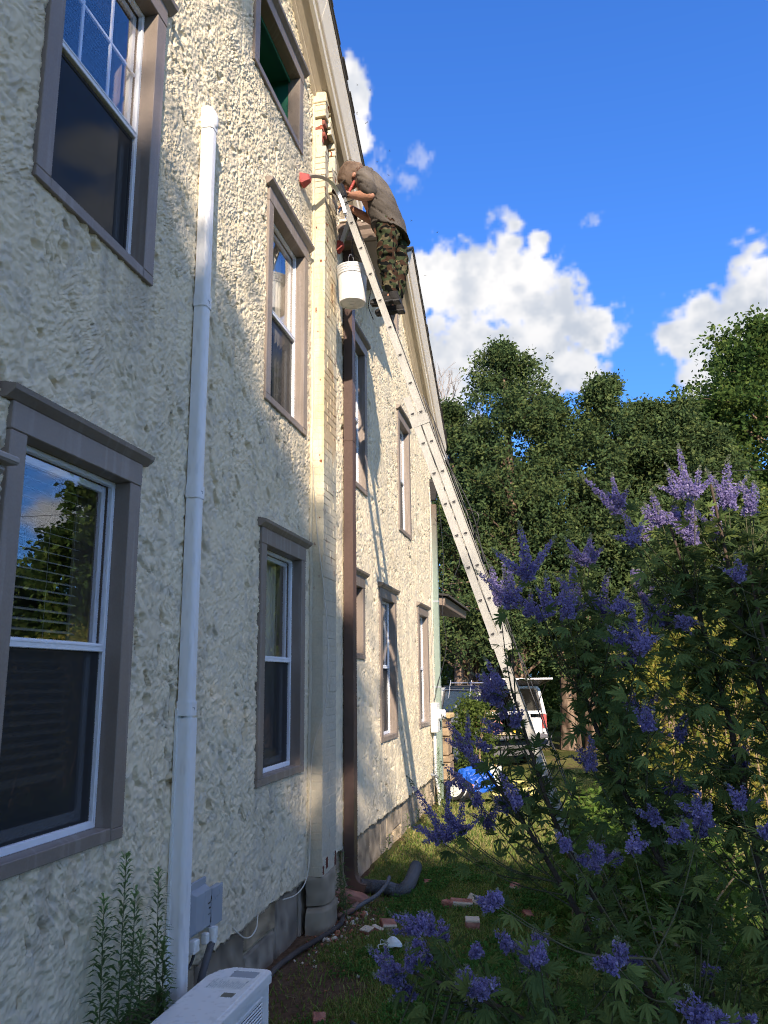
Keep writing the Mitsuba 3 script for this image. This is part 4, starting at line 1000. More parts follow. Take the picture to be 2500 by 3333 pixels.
# loose plaster and brick crumbs below the chimney
V_ = []; 
r_ = np.random.default_rng(8); chips = []; ccol = []
for k in range(420):
    x = abs(r_.normal(.32, .22)); y = r_.normal(7.0, .42); s = r_.uniform(.005, .016) * (1.8 if r_.random() < .06 else 1)
    m = trimesh.creation.icosphere(0, s); m.vertices *= r_.uniform(.5, 1.3, 3); m = rot(m, r_.uniform(0, 360), r_.normal(size=3)); m.apply_translation([x, y, float(gz(x, y)) + s * .5])
    chips.append(m); ccol.append(np.tile((.62, .55, .46) if r_.random() < .35 else np.array([.30, .12, .075]) * r_.uniform(.7, 1.4), (len(m.vertices), 1)))
add('plaster_crumbs', cat(*chips), 'mat_vertex', color=np.vstack(ccol), label='scattered plaster and brick crumbs on the bare soil below the chimney', cat='rubble', kind='stuff')
tw = []
for k in range(150):
    x, y = r_.uniform(.05, 1.2), r_.uniform(5.0, 7.6); a = r_.uniform(0, 6.28); L = r_.uniform(.03, .12); z = float(gz(x, y)) + .012
    tw.append(tube([(x, y, z), (x + L * math.cos(a), y + L * math.sin(a), z + r_.uniform(-.005, .02))], r_.uniform(.001, .0025), 4))
add('leaf_litter', cat(*tw), 'mat_vertex', color=(.16, .11, .07), label='dry twigs and litter on the soil by the stone foundation', cat='litter', kind='stuff')

# fallen bricks and pieces
def brick(x, y, ang, tilt, L, lbl, seed, grp=None, face=None, W=.095, H=.06):
    m = rough(box(-L / 2, L / 2, -W / 2, W / 2, 0, H, .006).subdivide().subdivide(), .005, 18, seed)
    v = np.array(m.vertices); c = noise_color(m, (.24, .085, .06), (.42, .19, .14), 25, seed)
    if face is not None:
        on = (v @ np.asarray(face, float)) > (.8 * (W / 2 if abs(face[1]) else (L / 2 if abs(face[0]) else H))); c[on] = c[on] * .15 + np.array([.60, .52, .40]) * .85
    m = rot(m, tilt, [1, .3, 0]); m = rotz(m, ang); m.apply_translation([x, y, float(gz(x, y)) + .012])
    add('fallen_brick', m, 'mat_vertex', color=c, label=lbl, cat='brick', group=grp)
G_ = 'fallen bricks on the lawn'
brick(1.17, 7.86, 12, 14, .20, 'long fallen red brick lying in the lawn, left one of the touching pair', 1, G_, (0, -1, 0))
brick(1.30, 7.98, -30, 50, .16, 'fallen red brick leaning up with a pale edge, right one of the touching pair', 2, G_, (0, 0, 1))
brick(1.345, 7.19, 10, 5, .12, 'half brick with a pale top, alone in the grass nearer than the pair', 3, G_, (0, 0, 1), H=.085)
brick(1.05, 7.80, 60, 8, .09, 'low brown brick stub half sunk in grass just left of the pair', 4, G_)
brick(.64, 7.08, 35, 30, .13, 'pointed pinkish brick fragment near the white dust mask', 5, G_, (0, -1, 0), H=.05)
brick(.50, 6.93, -20, 8, .09, 'pale plaster-faced brick piece on the crumbs below the chimney', 6, G_, (0, 0, 1), H=.04)
brick(.735, 8.62, 20, 25, .09, 'small red brick fragment behind the drain hose end', 7, G_, H=.03)
brick(1.63, 8.55, -15, 25, .12, 'red brick fragment lit at the edge of the shrub', 8, G_, (0, -1, 0), H=.045)
brick(1.78, 7.7, 25, 20, .08, 'small brick bit beside the lowest shrub leaves', 9, G_, H=.035)
brick(.60, 5.25, 20, 10, .08, 'dull red brick bit in the grass near the black hose', 10, G_, H=.04)
brick(.575, 6.98, 70, 18, .06, 'thin pale brick sliver beside the pinkish fragment', 11, G_, (0, 0, 1), H=.03)
# terracotta splash block
m = rough(hull([(-.02, 7.78, .0), (.30, 7.74, .0), (.30, 7.98, .0), (-.02, 8.0, .0), (-.02, 7.8, .085), (.22, 7.78, .05), (.22, 7.95, .05), (-.02, 7.98, .085)]).subdivide().subdivide(), .01, 9, 4)
add('splash_block', m, 'mat_vertex', color=noise_color(m, (.24, .11, .085), (.38, .19, .14), 12, 3), label='worn reddish splash block under the brown downspout', cat='splash block')
# dust mask
ms = trimesh.creation.icosphere(3, 1.0); v = np.array(ms.vertices); k = v[:, 2] > -.05
ms.update_faces(k[ms.faces].all(1)); ms.remove_unreferenced_vertices(); v = np.array(ms.vertices); v = v * [.075, .055, .05]; v[:, 2] += .012 * np.cos(v[:, 0] * 40) - .01 * np.abs(v[:, 1] / .055) ** 3
ms = rotz(trimesh.Trimesh(v, ms.faces, process=False), 25); ms.apply_translation([.80, 6.55, .035])
thing('dust_mask', 'white paper dust mask with straps dropped on the grass', 'dust mask')
add('dust_mask__cup', ms, 'mat_offwhite', smooth=True)
add('dust_mask__strap', cat(tube(smooth_path([(.74, 6.52, .05), (.70, 6.47, .05), (.735, 6.40, .03), (.77, 6.33, .03), (.80, 6.29, .02)], 6), .0025, 5), tube(smooth_path([(.73, 6.55, .06), (.70, 6.58, .06), (.71, 6.50, .05)], 6), .0025, 5)), 'mat_offwhite')
# garden hose and black cable on the soil
thing('garden_hose', 'dark brown hose trailing over the soil from behind the outdoor unit to the chimney foot', 'hose')
hz = lambda pts: [(x, y, float(gz(x, y)) + z) for x, y, z in pts]
gh = smooth_path(hz([(.42, 4.7, .03), (.20, 5.3, .03), (.05, 5.85, .035), (.075, 6.30, .035), (.16, 6.72, .035), (.23, 7.05, .035), (.20, 7.28, .04)]), 8)
add('garden_hose__line', tube(gh, .021, 10), 'mat_vertex', smooth=True, color=noise_color(tube(gh, .021, 10), (.05, .043, .042), (.10, .085, .078), 5, 2))
gh = smooth_path(hz([(.22, 7.40, .03), (.30, 7.55, .05), (.40, 7.72, .10), (.45, 7.90, .15), (.46, 8.02, .19)]), 8)
add('garden_hose__end', tube(gh, .019, 10), 'mat_greyhose', smooth=True)
add('garden_hose__line', tube(smooth_path(hz([(.17, 7.22, .04), (.235, 7.42, .05), (.26, 7.56, .05)]), 6), .024, 10), 'mat_vertex', smooth=True, color=(.22, .13, .10))
thing('ground_cable', 'black cable snaking over the shaded soil right of the outdoor unit', 'cable')
add('ground_cable__line', tube(smooth_path(hz([(.53, 4.66, .10), (.60, 4.62, .04), (.70, 4.55, .02), (.78, 4.42, .02), (.95, 4.30, .02), (1.1, 4.15, .02)]), 6), .014, 8), 'mat_black', smooth=True)
thing('black_clip', 'small shiny black plastic piece lying in the shaded grass', 'litter')
add('black_clip__body', rough(bones([[((.86, 4.98, .03), .022), ((.90, 5.02, .05), .018), ((.88, 5.0, .08), .013)]], .01, 2), .004, 40, 2), 'mat_black', smooth=True)

# tall weeds against the wall
def weed(x, y, H, label, seed, n=185, key='tall_weed', group='tall weeds by the white pipe cover', L0=.098, z0=-.1):
    r = np.random.default_rng(seed); key = thing(key, label, 'weed', group)
    lean = r.normal(0, .03, 2); st = smooth_path([(x, y, z0), (x + lean[0] * .4, y + lean[1] * .4, z0 + (H - z0) * .5), (x + lean[0], y + lean[1], H)], 8)
    add(key + '__stem', tube(st, .004, 6, taper=np.linspace(.005, .002, len(st))), 'mat_vertex', smooth=True, color=(.10, .12, .05))
    V, F, C = [], [], []; o = 0
    for k in range(n):
        t = .12 + .88 * (k / n) ** .9; p = np.array([np.interp(t, np.linspace(0, 1, len(st)), st[:, i]) for i in range(3)])
        a = k * 2.39996 + r.normal(0, .3); L = L0 * (1.1 - .62 * t ** 3) * r.uniform(.8, 1.15); e = .35 + .9 * t ** 6 + r.normal(0, .12)
        d = np.array([math.cos(a), math.sin(a), 0]); s = np.array([-math.sin(a), math.cos(a), 0]); w = .0105 * (1.1 - .5 * t)
        p1 = p + d * L * .5 + [0, 0, L * .5 * e]; p2 = p + d * L + [0, 0, L * e * .62 - L * .18]
        V += [p, p1 + s * w, p1 - s * w, p2]; F += [(o, o + 1, o + 2), (o + 1, o + 3, o + 2)]; o += 4
        c = np.array([.10, .16, .055]) * (1 + 1.0 * max(0, t - .88) / .12) * r.uniform(.8, 1.25); C += [c] * 4
    add(key + '__leaves', trimesh.Trimesh(V, F, process=False), 'mat_leaf', color=np.array(C), kind='stuff')
for i, (x, y, H, l) in enumerate(((.12, 3.66, 1.25, 'tallest of the leafy weed stalks left of the white pipe cover'), (.12, 4.05, 1.09, 'tall weed stalk touching the left side of the white pipe cover'), (.12, 3.53, 1.08, 'leftmost tall weed stalk under the near window sill'),
                                   (.12, 3.79, 1.05, 'weed stalk just right of the tallest one'), (.12, 3.90, .82, 'short weed stalk between two tall ones'), (.12, 4.12, .76, 'shortest weed stalk, at the foot of the white pipe cover'))):
    weed(x, y, H, l, 50 + i)
weed(.20, 13.2, .95, 'dark feathery weed at the foot of the green downspout', 60, 110, 'corner_weed', None, .11, 0)
r_ = np.random.default_rng(77)
for j, (x, y, H) in enumerate(((.19, 7.33, .55), (.14, 7.42, .42), (.24, 7.26, .35), (.1, 7.6, .3))):
    weed(x, y, H, 'thin wispy weed growing at the chimney foot', 70 + j, 26, 'chimney_weed', 'wispy weeds at the chimney foot', .10, -.02)
for j, (x, y, H) in enumerate(((.12, 9.4, .30), (.14, 10.6, .34), (.16, 12.2, .45), (.25, 12.8, .5), (.35, 13.4, .4), (.15, 11.4, .28), (.3, 12.5, .35))):
    weed(x, y, H, 'low green weed along the far stone foundation', 90 + j, 30, 'foundation_weed', 'weeds along the far foundation', .13, -.02)
# ================================================================ pickup truck and the work gear by it
rng = np.random.default_rng(5)
TA = math.radians(31); TO = np.array([.95, 19.3, 0.0])
def trk(m):
    m = trimesh.Trimesh(np.array(m.vertices), np.array(m.faces), process=False)
    m.apply_transform(trimesh.transformations.rotation_matrix(TA, [0, 0, 1])); m.apply_translation(TO); return m
def tadd(k, m, mat, **kw): return add('pickup_truck__' + k, trk(m), mat, **kw)
thing('pickup_truck', 'white pickup truck with a raised topper hatch and lowered tailgate parked under the trees', 'pickup truck')
def yz_extr(pts, x0, x1):
    return extr_x(pts, x0, x1)
side = [(0, .62), (0, 1.22), (2.0, 1.22), (2.0, .95), (2.2, .62), (1.45, .62), (1.4, .82), (1.2, .97), (.85, .97), (.62, .82), (.56, .62)]
for s in (-1, 1):
    x = s * .93; tadd('bed_side', yz_extr(side, x - .04, x + .04), 'mat_truck')
tadd('bed_floor', cat(box(-.88, .88, .03, 2.0, .70, .76), box(-.9, .9, 1.96, 2.02, .7, 1.3)), 'mat_black')
tadd('tailgate', box(-.80, .80, -.56, -.02, .70, .765, .015), 'mat_greyhose')
tadd('bumper', cat(box(-.93, .93, -.17, -.02, .44, .64, .03), box(-.5, .5, -.1, 0, .3, .44)), 'mat_greyhose')
tadd('bumper_step', box(-.90, -.62, -.178, -.172, .47, .62, .002), 'mat_offwhite')
cabp = [(2.05, .45), (2.05, 1.25), (2.12, 1.75), (2.5, 1.83), (3.2, 1.80), (3.75, 1.28), (5.2, 1.16), (5.4, .95), (5.42, .45), (4.75, .45), (4.7, .72), (4.5, .85), (4.15, .85), (3.95, .72), (3.9, .45)]
tadd('cab', yz_extr(cabp, -.93, .93), 'mat_truck')
for s in (-1, 1):
    tadd('side_window', yz_extr([(2.2, 1.28), (2.25, 1.70), (2.55, 1.76), (3.1, 1.73), (3.55, 1.30)], s * .932 - .006, s * .932 + .006), 'mat_black')
    for v in (1.02, 4.32):
        w_ = tadd('wheel', rot(lathe([(0, -.12), (.25, -.12), (.33, -.11), (.37, -.06), (.37, .06), (.33, .11), (.25, .12), (0, .12)], 28), 90, [0, 1, 0]).apply_translation([s * .82, v, .37]), 'mat_black', smooth=30)
        add(w_ + '__rim', trk(rot(lathe([(0, -.125), (.19, -.13), (.22, -.122), (.22, .122), (.19, .13), (0, .125)], 24), 90, [0, 1, 0]).apply_translation([s * .82, v, .37])), 'mat_grey', smooth=30)
    tadd('taillight', box(s * .93 - .09 if s > 0 else -.955, s * .955 if s > 0 else -.84, -.035, .03, .88, 1.20, .01), 'mat_redrubber')
    tadd('taillight_lens', box(.84 if s > 0 else -.955, .955 if s > 0 else -.84, -.037, .02, .80, .875, .008), 'mat_white')
# topper
tp = [(-.93, 1.22), (-.80, 1.80), (-.70, 1.88), (.70, 1.88), (.80, 1.80), (.93, 1.22)]
def ring_frame(v0, v1, t):
    o = sg.Polygon(tp); i = o.buffer(-t); m = trimesh.creation.extrude_polygon(o.difference(i), v1 - v0, engine='earcut'); v = np.array(m.vertices)
    return trimesh.Trimesh(np.stack([v[:, 0], v[:, 2] + v0, v[:, 1]], 1), m.faces[:, ::-1], process=False)
tadd('topper_shell', ring_frame(-.02, 2.02, .025), 'mat_vertex_satin', color=(.20, .20, .19))
tadd('topper_frame', ring_frame(-.05, .06, .07), 'mat_white')
tadd('topper_front', trimesh.Trimesh(*[np.array(a) for a in ([[x, 2.0, z] for x, z in tp], [[0, 1, 2], [0, 2, 3], [0, 3, 4], [0, 4, 5]])], process=False), 'mat_black')
for s in (-1, 1):
    q = lambda v, h: [s * (.945 - (h - 1.22) / .58 * .13), v, h]
    tadd('topper_window', hull([q(.16, 1.30), q(1.86, 1.30), q(1.86, 1.74), q(.16, 1.74), *[np.array(q(v, h)) - [s * .012, 0, 0] for v, h in ((.16, 1.3), (1.86, 1.3), (1.86, 1.74), (.16, 1.74))]]), 'mat_vertex_satin', color=(.035, .05, .05))
    tadd('topper_window_trim', cat(*[tube([q(*a), q(*b)], .014, 6) for a, b in (((.13, 1.27), (1.9, 1.27)), ((1.9, 1.27), (1.9, 1.77)), ((.13, 1.27), (.13, 1.77)), ((.13, 1.77), (1.9, 1.77)))]), 'mat_black')
    tadd('window_latch', box(*sorted((s * .93, s * .965)), .95, 1.03, 1.36, 1.43, .004), 'mat_chrome')
hat = rot(box(-.78, .78, -.03, .0, -.62, .0, .01), -104, [1, 0, 0]); hat.apply_translation([0, -.04, 1.86])
tadd('hatch', cat(*[move(rot(m, -104, [1, 0, 0]), 0, -.04, 1.86) for m in (box(-.80, -.73, -.03, 0, -.64, 0), box(.73, .80, -.03, 0, -.64, 0), box(-.73, .73, -.03, 0, -.64, -.58), box(-.73, .73, -.03, 0, -.06, 0))]), 'mat_black')
tadd('hatch_edge', move(rot(box(-.80, .80, -.032, .002, -.66, -.642), -104, [1, 0, 0]), 0, -.04, 1.86), 'mat_white')
tadd('hatch_glass', move(rot(box(-.73, .73, -.018, -.012, -.58, -.06), -104, [1, 0, 0]), 0, -.04, 1.86), 'mat_black')
for s in (-.76, .76): tadd('hatch_strut', tube([(s, .0, 1.45), (s, -.42, 1.93)], .009, 6), 'mat_black')
for v in (.35, 1.6): tadd('rack_bar', cat(tube([(-.80, v, 1.95), (.80, v, 1.95)], .012, 6), *[tube([(s * .86, v, 1.58), (s * .79, v, 2.02)], .012, 6) for s in (-1, 1)]), 'mat_chrome')
tadd('rack_rail', cat(*[box(s * .80 - .02, s * .80 + .02, .05, 2.0, 1.84, 1.885) for s in (-1, 1)]), 'mat_black')

def lump(c, r, amp, seed, sub=3, freq=3.5):
    m = trimesh.creation.icosphere(sub, 1.0); v = np.array(m.vertices); n = v.copy(); v = v * r
    d = meshkit.fbm(n * freq + seed, 3, seed) - .5
    cre = np.exp(-((meshkit.noise(n * freq * 1.3 + 7, seed + 2) - .5) / .06) ** 2)
    v = v + n * (amp * (2 * d - .5 * cre))[:, None]; v[:, 2] = np.maximum(v[:, 2], -np.asarray(r)[2] * .75)
    return trimesh.Trimesh(v + c, m.faces, process=False)
tl = lambda u, v, w: TO + np.array([u * math.cos(TA) - v * math.sin(TA), u * math.sin(TA) + v * math.cos(TA), w])
m = lump(tl(-.52, .10, .98), (.33, .24, .26), .06, 3); add('pink_bundle', m, 'mat_vertex', smooth=True, color=noise_color(m, (.55, .20, .19), (.80, .42, .40), 4, 2), label='pink wrapped bundle sitting in the open truck bed', cat='bundle')
m = lump(tl(-.40, .2, 1.27), (.20, .14, .05), .02, 5); add('cardboard_piece', m, 'mat_vertex', smooth=True, color=(.36, .25, .16), label='brown scrap lying on top of the pink bundle in the truck', cat='scrap')
thing('canvas_tool_roll', 'tan canvas tool roll spread on the lowered tailgate', 'tool roll')
m = lump(tl(-.35, -.25, .80), (.40, .13, .04), .02, 6); add('canvas_tool_roll__cloth', m, 'mat_vertex', smooth=True, color=(.44, .36, .24))
thing('yellow_power_tool', 'yellow and black power tool on the truck tailgate', 'power tool')
c = tl(.10, -.28, .82); add('yellow_power_tool__body', rotz(cat(box(c[0] - .17, c[0] + .05, c[1] - .04, c[1] + .04, c[2] - .03, c[2] + .05, .015), box(c[0] + .08, c[0] + .2, c[1] - .05, c[1] + .05, c[2] - .035, c[2] + .06, .012)), 20, c), 'mat_vertex_satin', color=(.75, .50, .04)); add('yellow_power_tool__grip', box(c[0] + .04, c[0] + .09, c[1] - .03, c[1] + .03, c[2] - .03, c[2] + .04, .01), 'mat_black')
for j, (u, v, h, l) in enumerate(((.42, .15, .46, 'tall white box in the right side of the truck bed'), (.66, .05, .36, 'lower white box at the right end of the truck bed'))):
    c = tl(u, v, .77); add('white_box', rotz(box(c[0] - .12, c[0] + .12, c[1] - .16, c[1] + .16, c[2], c[2] + h, .01), 31, c), 'mat_white', label=l, cat='box', group='white boxes in the truck bed')

thing('yellow_tub', 'yellow ribbed tub with a dark rim standing behind the white bucket', 'tub')
c = np.array([.30, 17.4, 0]); pr = [(0, 0), (.17, 0)] + [(.175 + .0015 * k + .006 * (k % 2), .03 + .045 * k) for k in range(8)] + [(.19, .385)]
add('yellow_tub__body', lathe(pr, 28, c), 'mat_vertex_satin', color=(.80, .56, .03)); add('yellow_tub__rim', lathe([(.18, .385), (.205, .385), (.205, .43), (.17, .43), (.17, .39)], 28, c), 'mat_black')
thing('debris_bucket', 'white ribbed bucket full of scraps standing on the lawn by the truck', 'bucket')
c = np.array([.76, 16.3, 0]); pr = [(0, 0), (.16, 0), (.185, .32), (.20, .33), (.20, .37), (.185, .375), (.175, .33), (.15, .25), (0, .25)]
bk = lathe(pr, 40, c); v = np.array(bk.vertices); a = np.arctan2(v[:, 1] - c[1], v[:, 0] - c[0]); rr = np.hypot(v[:, 0] - c[0], v[:, 1] - c[1]); k = 1 + .02 * np.cos(a * 20) * (v[:, 2] < .3)
v[:, 0] = c[0] + (v[:, 0] - c[0]) * k; v[:, 1] = c[1] + (v[:, 1] - c[1]) * k
add('debris_bucket__body', trimesh.Trimesh(v, bk.faces, process=False), 'mat_offwhite', smooth=35)
add('debris_bucket__handle', tube(smooth_path([c + [-.19, 0, .35], c + [-.14, -.02, .47], c + [0, -.03, .52], c + [.14, -.02, .47], c + [.19, 0, .35]], 5), .008, 6), 'mat_black')
for j in range(5):
    q = c + [rng.uniform(-.1, .1), rng.uniform(-.1, .1), .34]; add('debris_bucket__scrap', rot(box(q[0] - .09, q[0] + .09, q[1] - .03, q[1] + .03, q[2], q[2] + .03, .004), rng.uniform(-50, 50), rng.normal(size=3), q), 'mat_vertex', color=[(.5, .33, .15), (.6, .55, .5), (.45, .25, .1)][j % 3])
thing('blue_tarp_bag', 'bulging bright blue tarp bag on the lawn in front of the white bucket', 'bag')
m = lump(np.array([.50, 15.5, .19]), (.36, .30, .27), .10, 9, 4, 2.6); add('blue_tarp_bag__body', m, 'mat_vertex_satin', smooth=True, color=noise_color(m, (.01, .07, .40), (.02, .15, .72), 3, 2))
add('blue_tarp_bag__label', rot(box(.40, .50, 15.165, 15.17, .06, .17), 20, [0, 1, 0], (.45, 15.2, .1)), 'mat_vertex', color=(.6, .25, .2))
thing('hose_reel', 'white and black drum tipped on its side in the grass before the blue bag', 'drum')
def tip(m): return move(rotz(rot(m, 62, [1, 0, 0]), -38), .42, 14.1, .17)
add('hose_reel__drum', tip(lathe([(0, -.10), (.15, -.10), (.16, .12), (0, .12)], 28)), 'mat_offwhite', smooth=30)
for z in (-.05, .03, .13): add('hose_reel__band', tip(lathe([(.155, z - .018), (.205, z - .014), (.205, z + .014), (.155, z + .018)], 28)), 'mat_black', smooth=30)
add('hose_reel__cloth', lump(np.array([.24, 14.4, .20]), (.20, .12, .12), .05, 4), 'mat_black', smooth=True)
thing('yellow_hose', 'pale yellow hose lying in a loose bend on the sunlit lawn', 'hose')
add('yellow_hose__line', tube(smooth_path([(.9, 14.6, .05), (1.1, 14.9, .05), (1.35, 15.1, .06), (1.55, 15.6, .06), (1.45, 16.2, .06), (1.22, 16.4, .06), (1.05, 16.35, .06)], 8), .045, 8), 'mat_vertex', smooth=True, color=(.62, .56, .22))
add('yellow_hose__line', tube(smooth_path([(1.2, 14.7, .05), (1.5, 14.9, .05), (1.75, 15.3, .05)], 8), .045, 8), 'mat_vertex', smooth=True, color=(.62, .56, .22))

# wasps circling the opened chimney
WB = [(.55, 6.57, 7.81), (.65, 6.69, 7.83), (.4, 7.14, 7.97), (.44, 6.97, 7.81), (.64, 6.58, 7.38), (.56, 6.85, 7.59), (.67, 6.88, 7.15), (.84, 6.63, 6.8), (.76, 7.09, 7.41), (1.3, 6.59, 6.1), (1.14, 6.81, 5.8), (1.0, 6.91, 6.46)]
ws = lambda s, o: move(trimesh.Trimesh(trimesh.creation.icosphere(1, 1).vertices * s, trimesh.creation.icosphere(1, 1).faces), *o)
wb = cat(ws([.0045, .0022, .0022], (-.005, 0, 0)), ws([.0026, .0022, .0024], (.0015, 0, .0005)), ws([.0016, .0018, .0018], (.005, 0, 0)))
ww_ = [hull([(.001, s * .001, .002), (-.008, s * .010, .005), (-.003, s * .013, .005), (-.003, s * .008, .0052), (-.006, s * .006, .0045)]) for s in (-1, 1)]
for j, p in enumerate(WB):
    k = thing('wasp', 'small dark wasp in the air above the man and the opened chimney', 'wasp', 'wasps flying round the chimney'); a = j * 47
    add(k + '__body', move(rotz(wb, a), *p), 'mat_black'); add(k + '__wings', move(rotz(cat(*ww_), a), *p), 'mat_grey')

thing('utility_wire', 'thin dark utility wire crossing before the leafy trees at the right edge', 'wire')
add('utility_wire__line', tube([(5.6, 20, 6.95), (9, 20, 6.84), (16, 20, 6.9)], .009, 5), 'mat_black')
# ================================================================ trees
def leafmesh(c, d, n, L, W, droop=.15):
    """pointed two-triangle leaves: base c, direction d, across n"""
    s = np.cross(d, n); s /= np.linalg.norm(s, axis=1, keepdims=True) + 1e-9
    m = c + d * (L * .5)[:, None]; t = c + d * L[:, None]; t[:, 2] -= L * droop
    V = np.stack([c, m + s * W[:, None], t, m - s * W[:, None]], 1).reshape(-1, 3); i = np.arange(len(c)) * 4
    return V, np.vstack([np.stack([i, i + 1, i + 2], 1), np.stack([i, i + 2, i + 3], 1)])
def unit(r, n):
    v = r.normal(size=(n, 3)); return v / np.linalg.norm(v, axis=1, keepdims=True)
def tree(key, label, category, x, y, H, R, h0, nb, per, leaves, size, cols, seed, shape='cone', group=None, trunk_r=.2, droop=.15, mat='mat_needle', trunk_h=None, lean=(0, 0), up_bias=.15, zg=0, aspect=.30):
    r = np.random.default_rng(seed); key = thing(key, label, category, group)
    th = trunk_h or H * .92
    k = np.linspace(0, 1, 9); tp_ = np.stack([x + lean[0] * k + .05 * np.sin(k * 5 + seed), y + lean[1] * k + .05 * np.cos(k * 4 + seed), zg + th * k], 1)
    tap = trunk_r * (1.25 - .25 * np.minimum(k * 8, 1)) * (1 - .8 * k)
    add(key + '__trunk', tube(tp_, .2, 10, taper=tap + .01), 'mat_bark', smooth=True)
    C, O = [], []; limbs = []
    for b in range(nb):
        t = (b + r.random()) / nb; h = h0 + (H - h0) * t
        if shape == 'cone': rad = R * (1 - t) ** .62 * (.55 + .65 * r.random()) + .10 * R * (1 - t * .6)
        elif shape == 'round': rad = R * np.sqrt(max(0.02, 1 - (2 * t - .85) ** 2 * .95)) * (.6 + .5 * r.random())
        else: rad = R * (.75 + .45 * r.random()) * (1 - .5 * t ** 3)
        a = r.uniform(0, 2 * np.pi); q = np.interp(h - zg, tp_[:, 2] - zg, np.arange(9)); base = np.array([np.interp(q, np.arange(9), tp_[:, i]) for i in range(3)])
        end = base + np.array([math.cos(a) * rad, math.sin(a) * rad, rad * up_bias + r.normal(0, .15)])
        if t > .93: end = base + [r.normal(0, .2), r.normal(0, .2), .5]
        limbs.append((base - [0, 0, rad * .25], (base + end) / 2 + [0, 0, .05 * rad], end, rad))
        f = r.beta(2.4, 1.1, per); ctr = base + (end - base) * f[:, None]; spread = (.10 + .16 * rad) * (1.15 - .4 * f)
        ctr = ctr + r.normal(size=(per, 3)) * spread[:, None] * [1, 1, .75]
        C.append(ctr); o = ctr - (base - [0, 0, .3 * rad]); O.append(o / (np.linalg.norm(o, axis=1, keepdims=True) + 1e-9))
    bm = [tube(smooth_path([a, b, c], 3), .02, 5, taper=np.linspace(.018 + .012 * rd, .006, 7)) for a, b, c, rd in limbs if rd > .25]
    add(key + '__limbs', cat(*bm), 'mat_bark', kind='stuff')
    C, O = np.vstack(C), np.vstack(O); n = len(C); base_t = r.uniform(.78, 1.25, n)
    cl = np.repeat(C, leaves, 0) + r.normal(size=(n * leaves, 3)) * size * .75; ol = np.repeat(O, leaves, 0)
    d = ol * .55 + unit(r, len(cl)) * .75 + [0, 0, .1]; d /= np.linalg.norm(d, axis=1, keepdims=True)
    L = size * r.uniform(.6, 1.3, len(cl)); V, F = leafmesh(cl, d, unit(r, len(cl)), L, L * aspect, droop)
    cols = np.asarray(cols); cc = cols[r.integers(0, len(cols), n)] * base_t[:, None]; cc = np.repeat(cc, leaves, 0) * r.uniform(.85, 1.15, (n * leaves, 1))
    add(key + '__crown', trimesh.Trimesh(V, F, process=False), mat, color=np.repeat(cc, 4, 0), kind='stuff')
    return key
CED = [(.066, .105, .043), (.084, .124, .047), (.054, .09, .039), (.112, .145, .052)]
DEC = [(.064, .115, .032), (.086, .138, .036), (.052, .095, .028), (.12, .17, .045)]
LIT = [(.15, .21, .05), (.20, .26, .06), (.25, .28, .075), (.11, .17, .045)]
g = 'dark cedars in the row beyond the house'
for i, (x, y, H, R, h0, l) in enumerate((
    (.95, 24.0, 12.9, 2.5, 2.6, 'tallest dark cedar of the row, with a pointed top against the big cloud'), (-.9, 25.0, 11.2, 2.6, 2.8, 'dark cedar just right of the house corner'),
    (2.3, 24.6, 11.0, 2.1, 2.5, 'dark cedar shoulder right of the tallest one'), (3.85, 24.2, 11.4, 2.0, 2.3, 'second tallest cedar with a ragged forked top'),
    (5.0, 24.4, 10.5, 1.5, 2.0, 'narrow cedar spire, left of the right-hand pair'), (6.0, 24.2, 10.4, 1.5, 1.8, 'narrow cedar spire, right of the right-hand pair'), (7.0, 24.6, 9.4, 1.9, 1.5, 'low cedar at the right end of the row'), (.2, 27.5, 10.0, 2.8, 2.5, 'cedar half hidden behind the tallest one'), (4.4, 27.5, 9.6, 2.8, 2.4, 'cedar half hidden behind the narrow spires'))):
    tree('cedar_tree', l, 'tree', x, y, H, R, h0, 92, 42, 13, .135, CED, 200 + i, 'cone', g, .26, .22, 'mat_needle', aspect=.24)
g = 'leafy trees at the right beyond the cedars'
tree('leafy_tree', 'tall leafy tree at the right edge, rising highest there', 'tree', 10.1, 28.5, 14.8, 3.9, 3.5, 66, 64, 15, .17, DEC, 230, 'round', g, .3, .1, 'mat_leaf')
tree('leafy_tree', 'smaller leafy tree between the cedars and the tall right-hand tree', 'tree', 7.4, 29.0, 11.8, 2.6, 3.0, 54, 52, 14, .16, DEC, 231, 'round', g, .25, .1, 'mat_leaf')
tree('leafy_tree', 'bright leafy tree low behind the right end of the cedar row', 'tree', 8.2, 26.0, 7.8, 2.2, 1.0, 54, 52, 13, .15, LIT[:3] + DEC[:2], 232, 'round', g, .25, .1, 'mat_leaf')
tree('leafy_tree', 'leafy tree beyond the right edge of the picture', 'tree', 12.6, 29.5, 9.5, 2.2, 2.0, 44, 40, 8, .30, DEC, 233, 'round', g, .3, .1, 'mat_leaf')
tree('leafy_tree', 'leafy tree mirrored in the near lower window', 'tree', 15.3, 28.0, 10.6, 2.3, 2.0, 44, 40, 8, .30, DEC, 234, 'round', g, .3, .1, 'mat_leaf')
tree('leafy_tree', 'low leafy tree mirrored left in the near lower window', 'tree', 21.5, 31.0, 6.8, 4.0, 1.0, 44, 40, 8, .32, DEC, 235, 'round', g, .3, .1, 'mat_leaf')
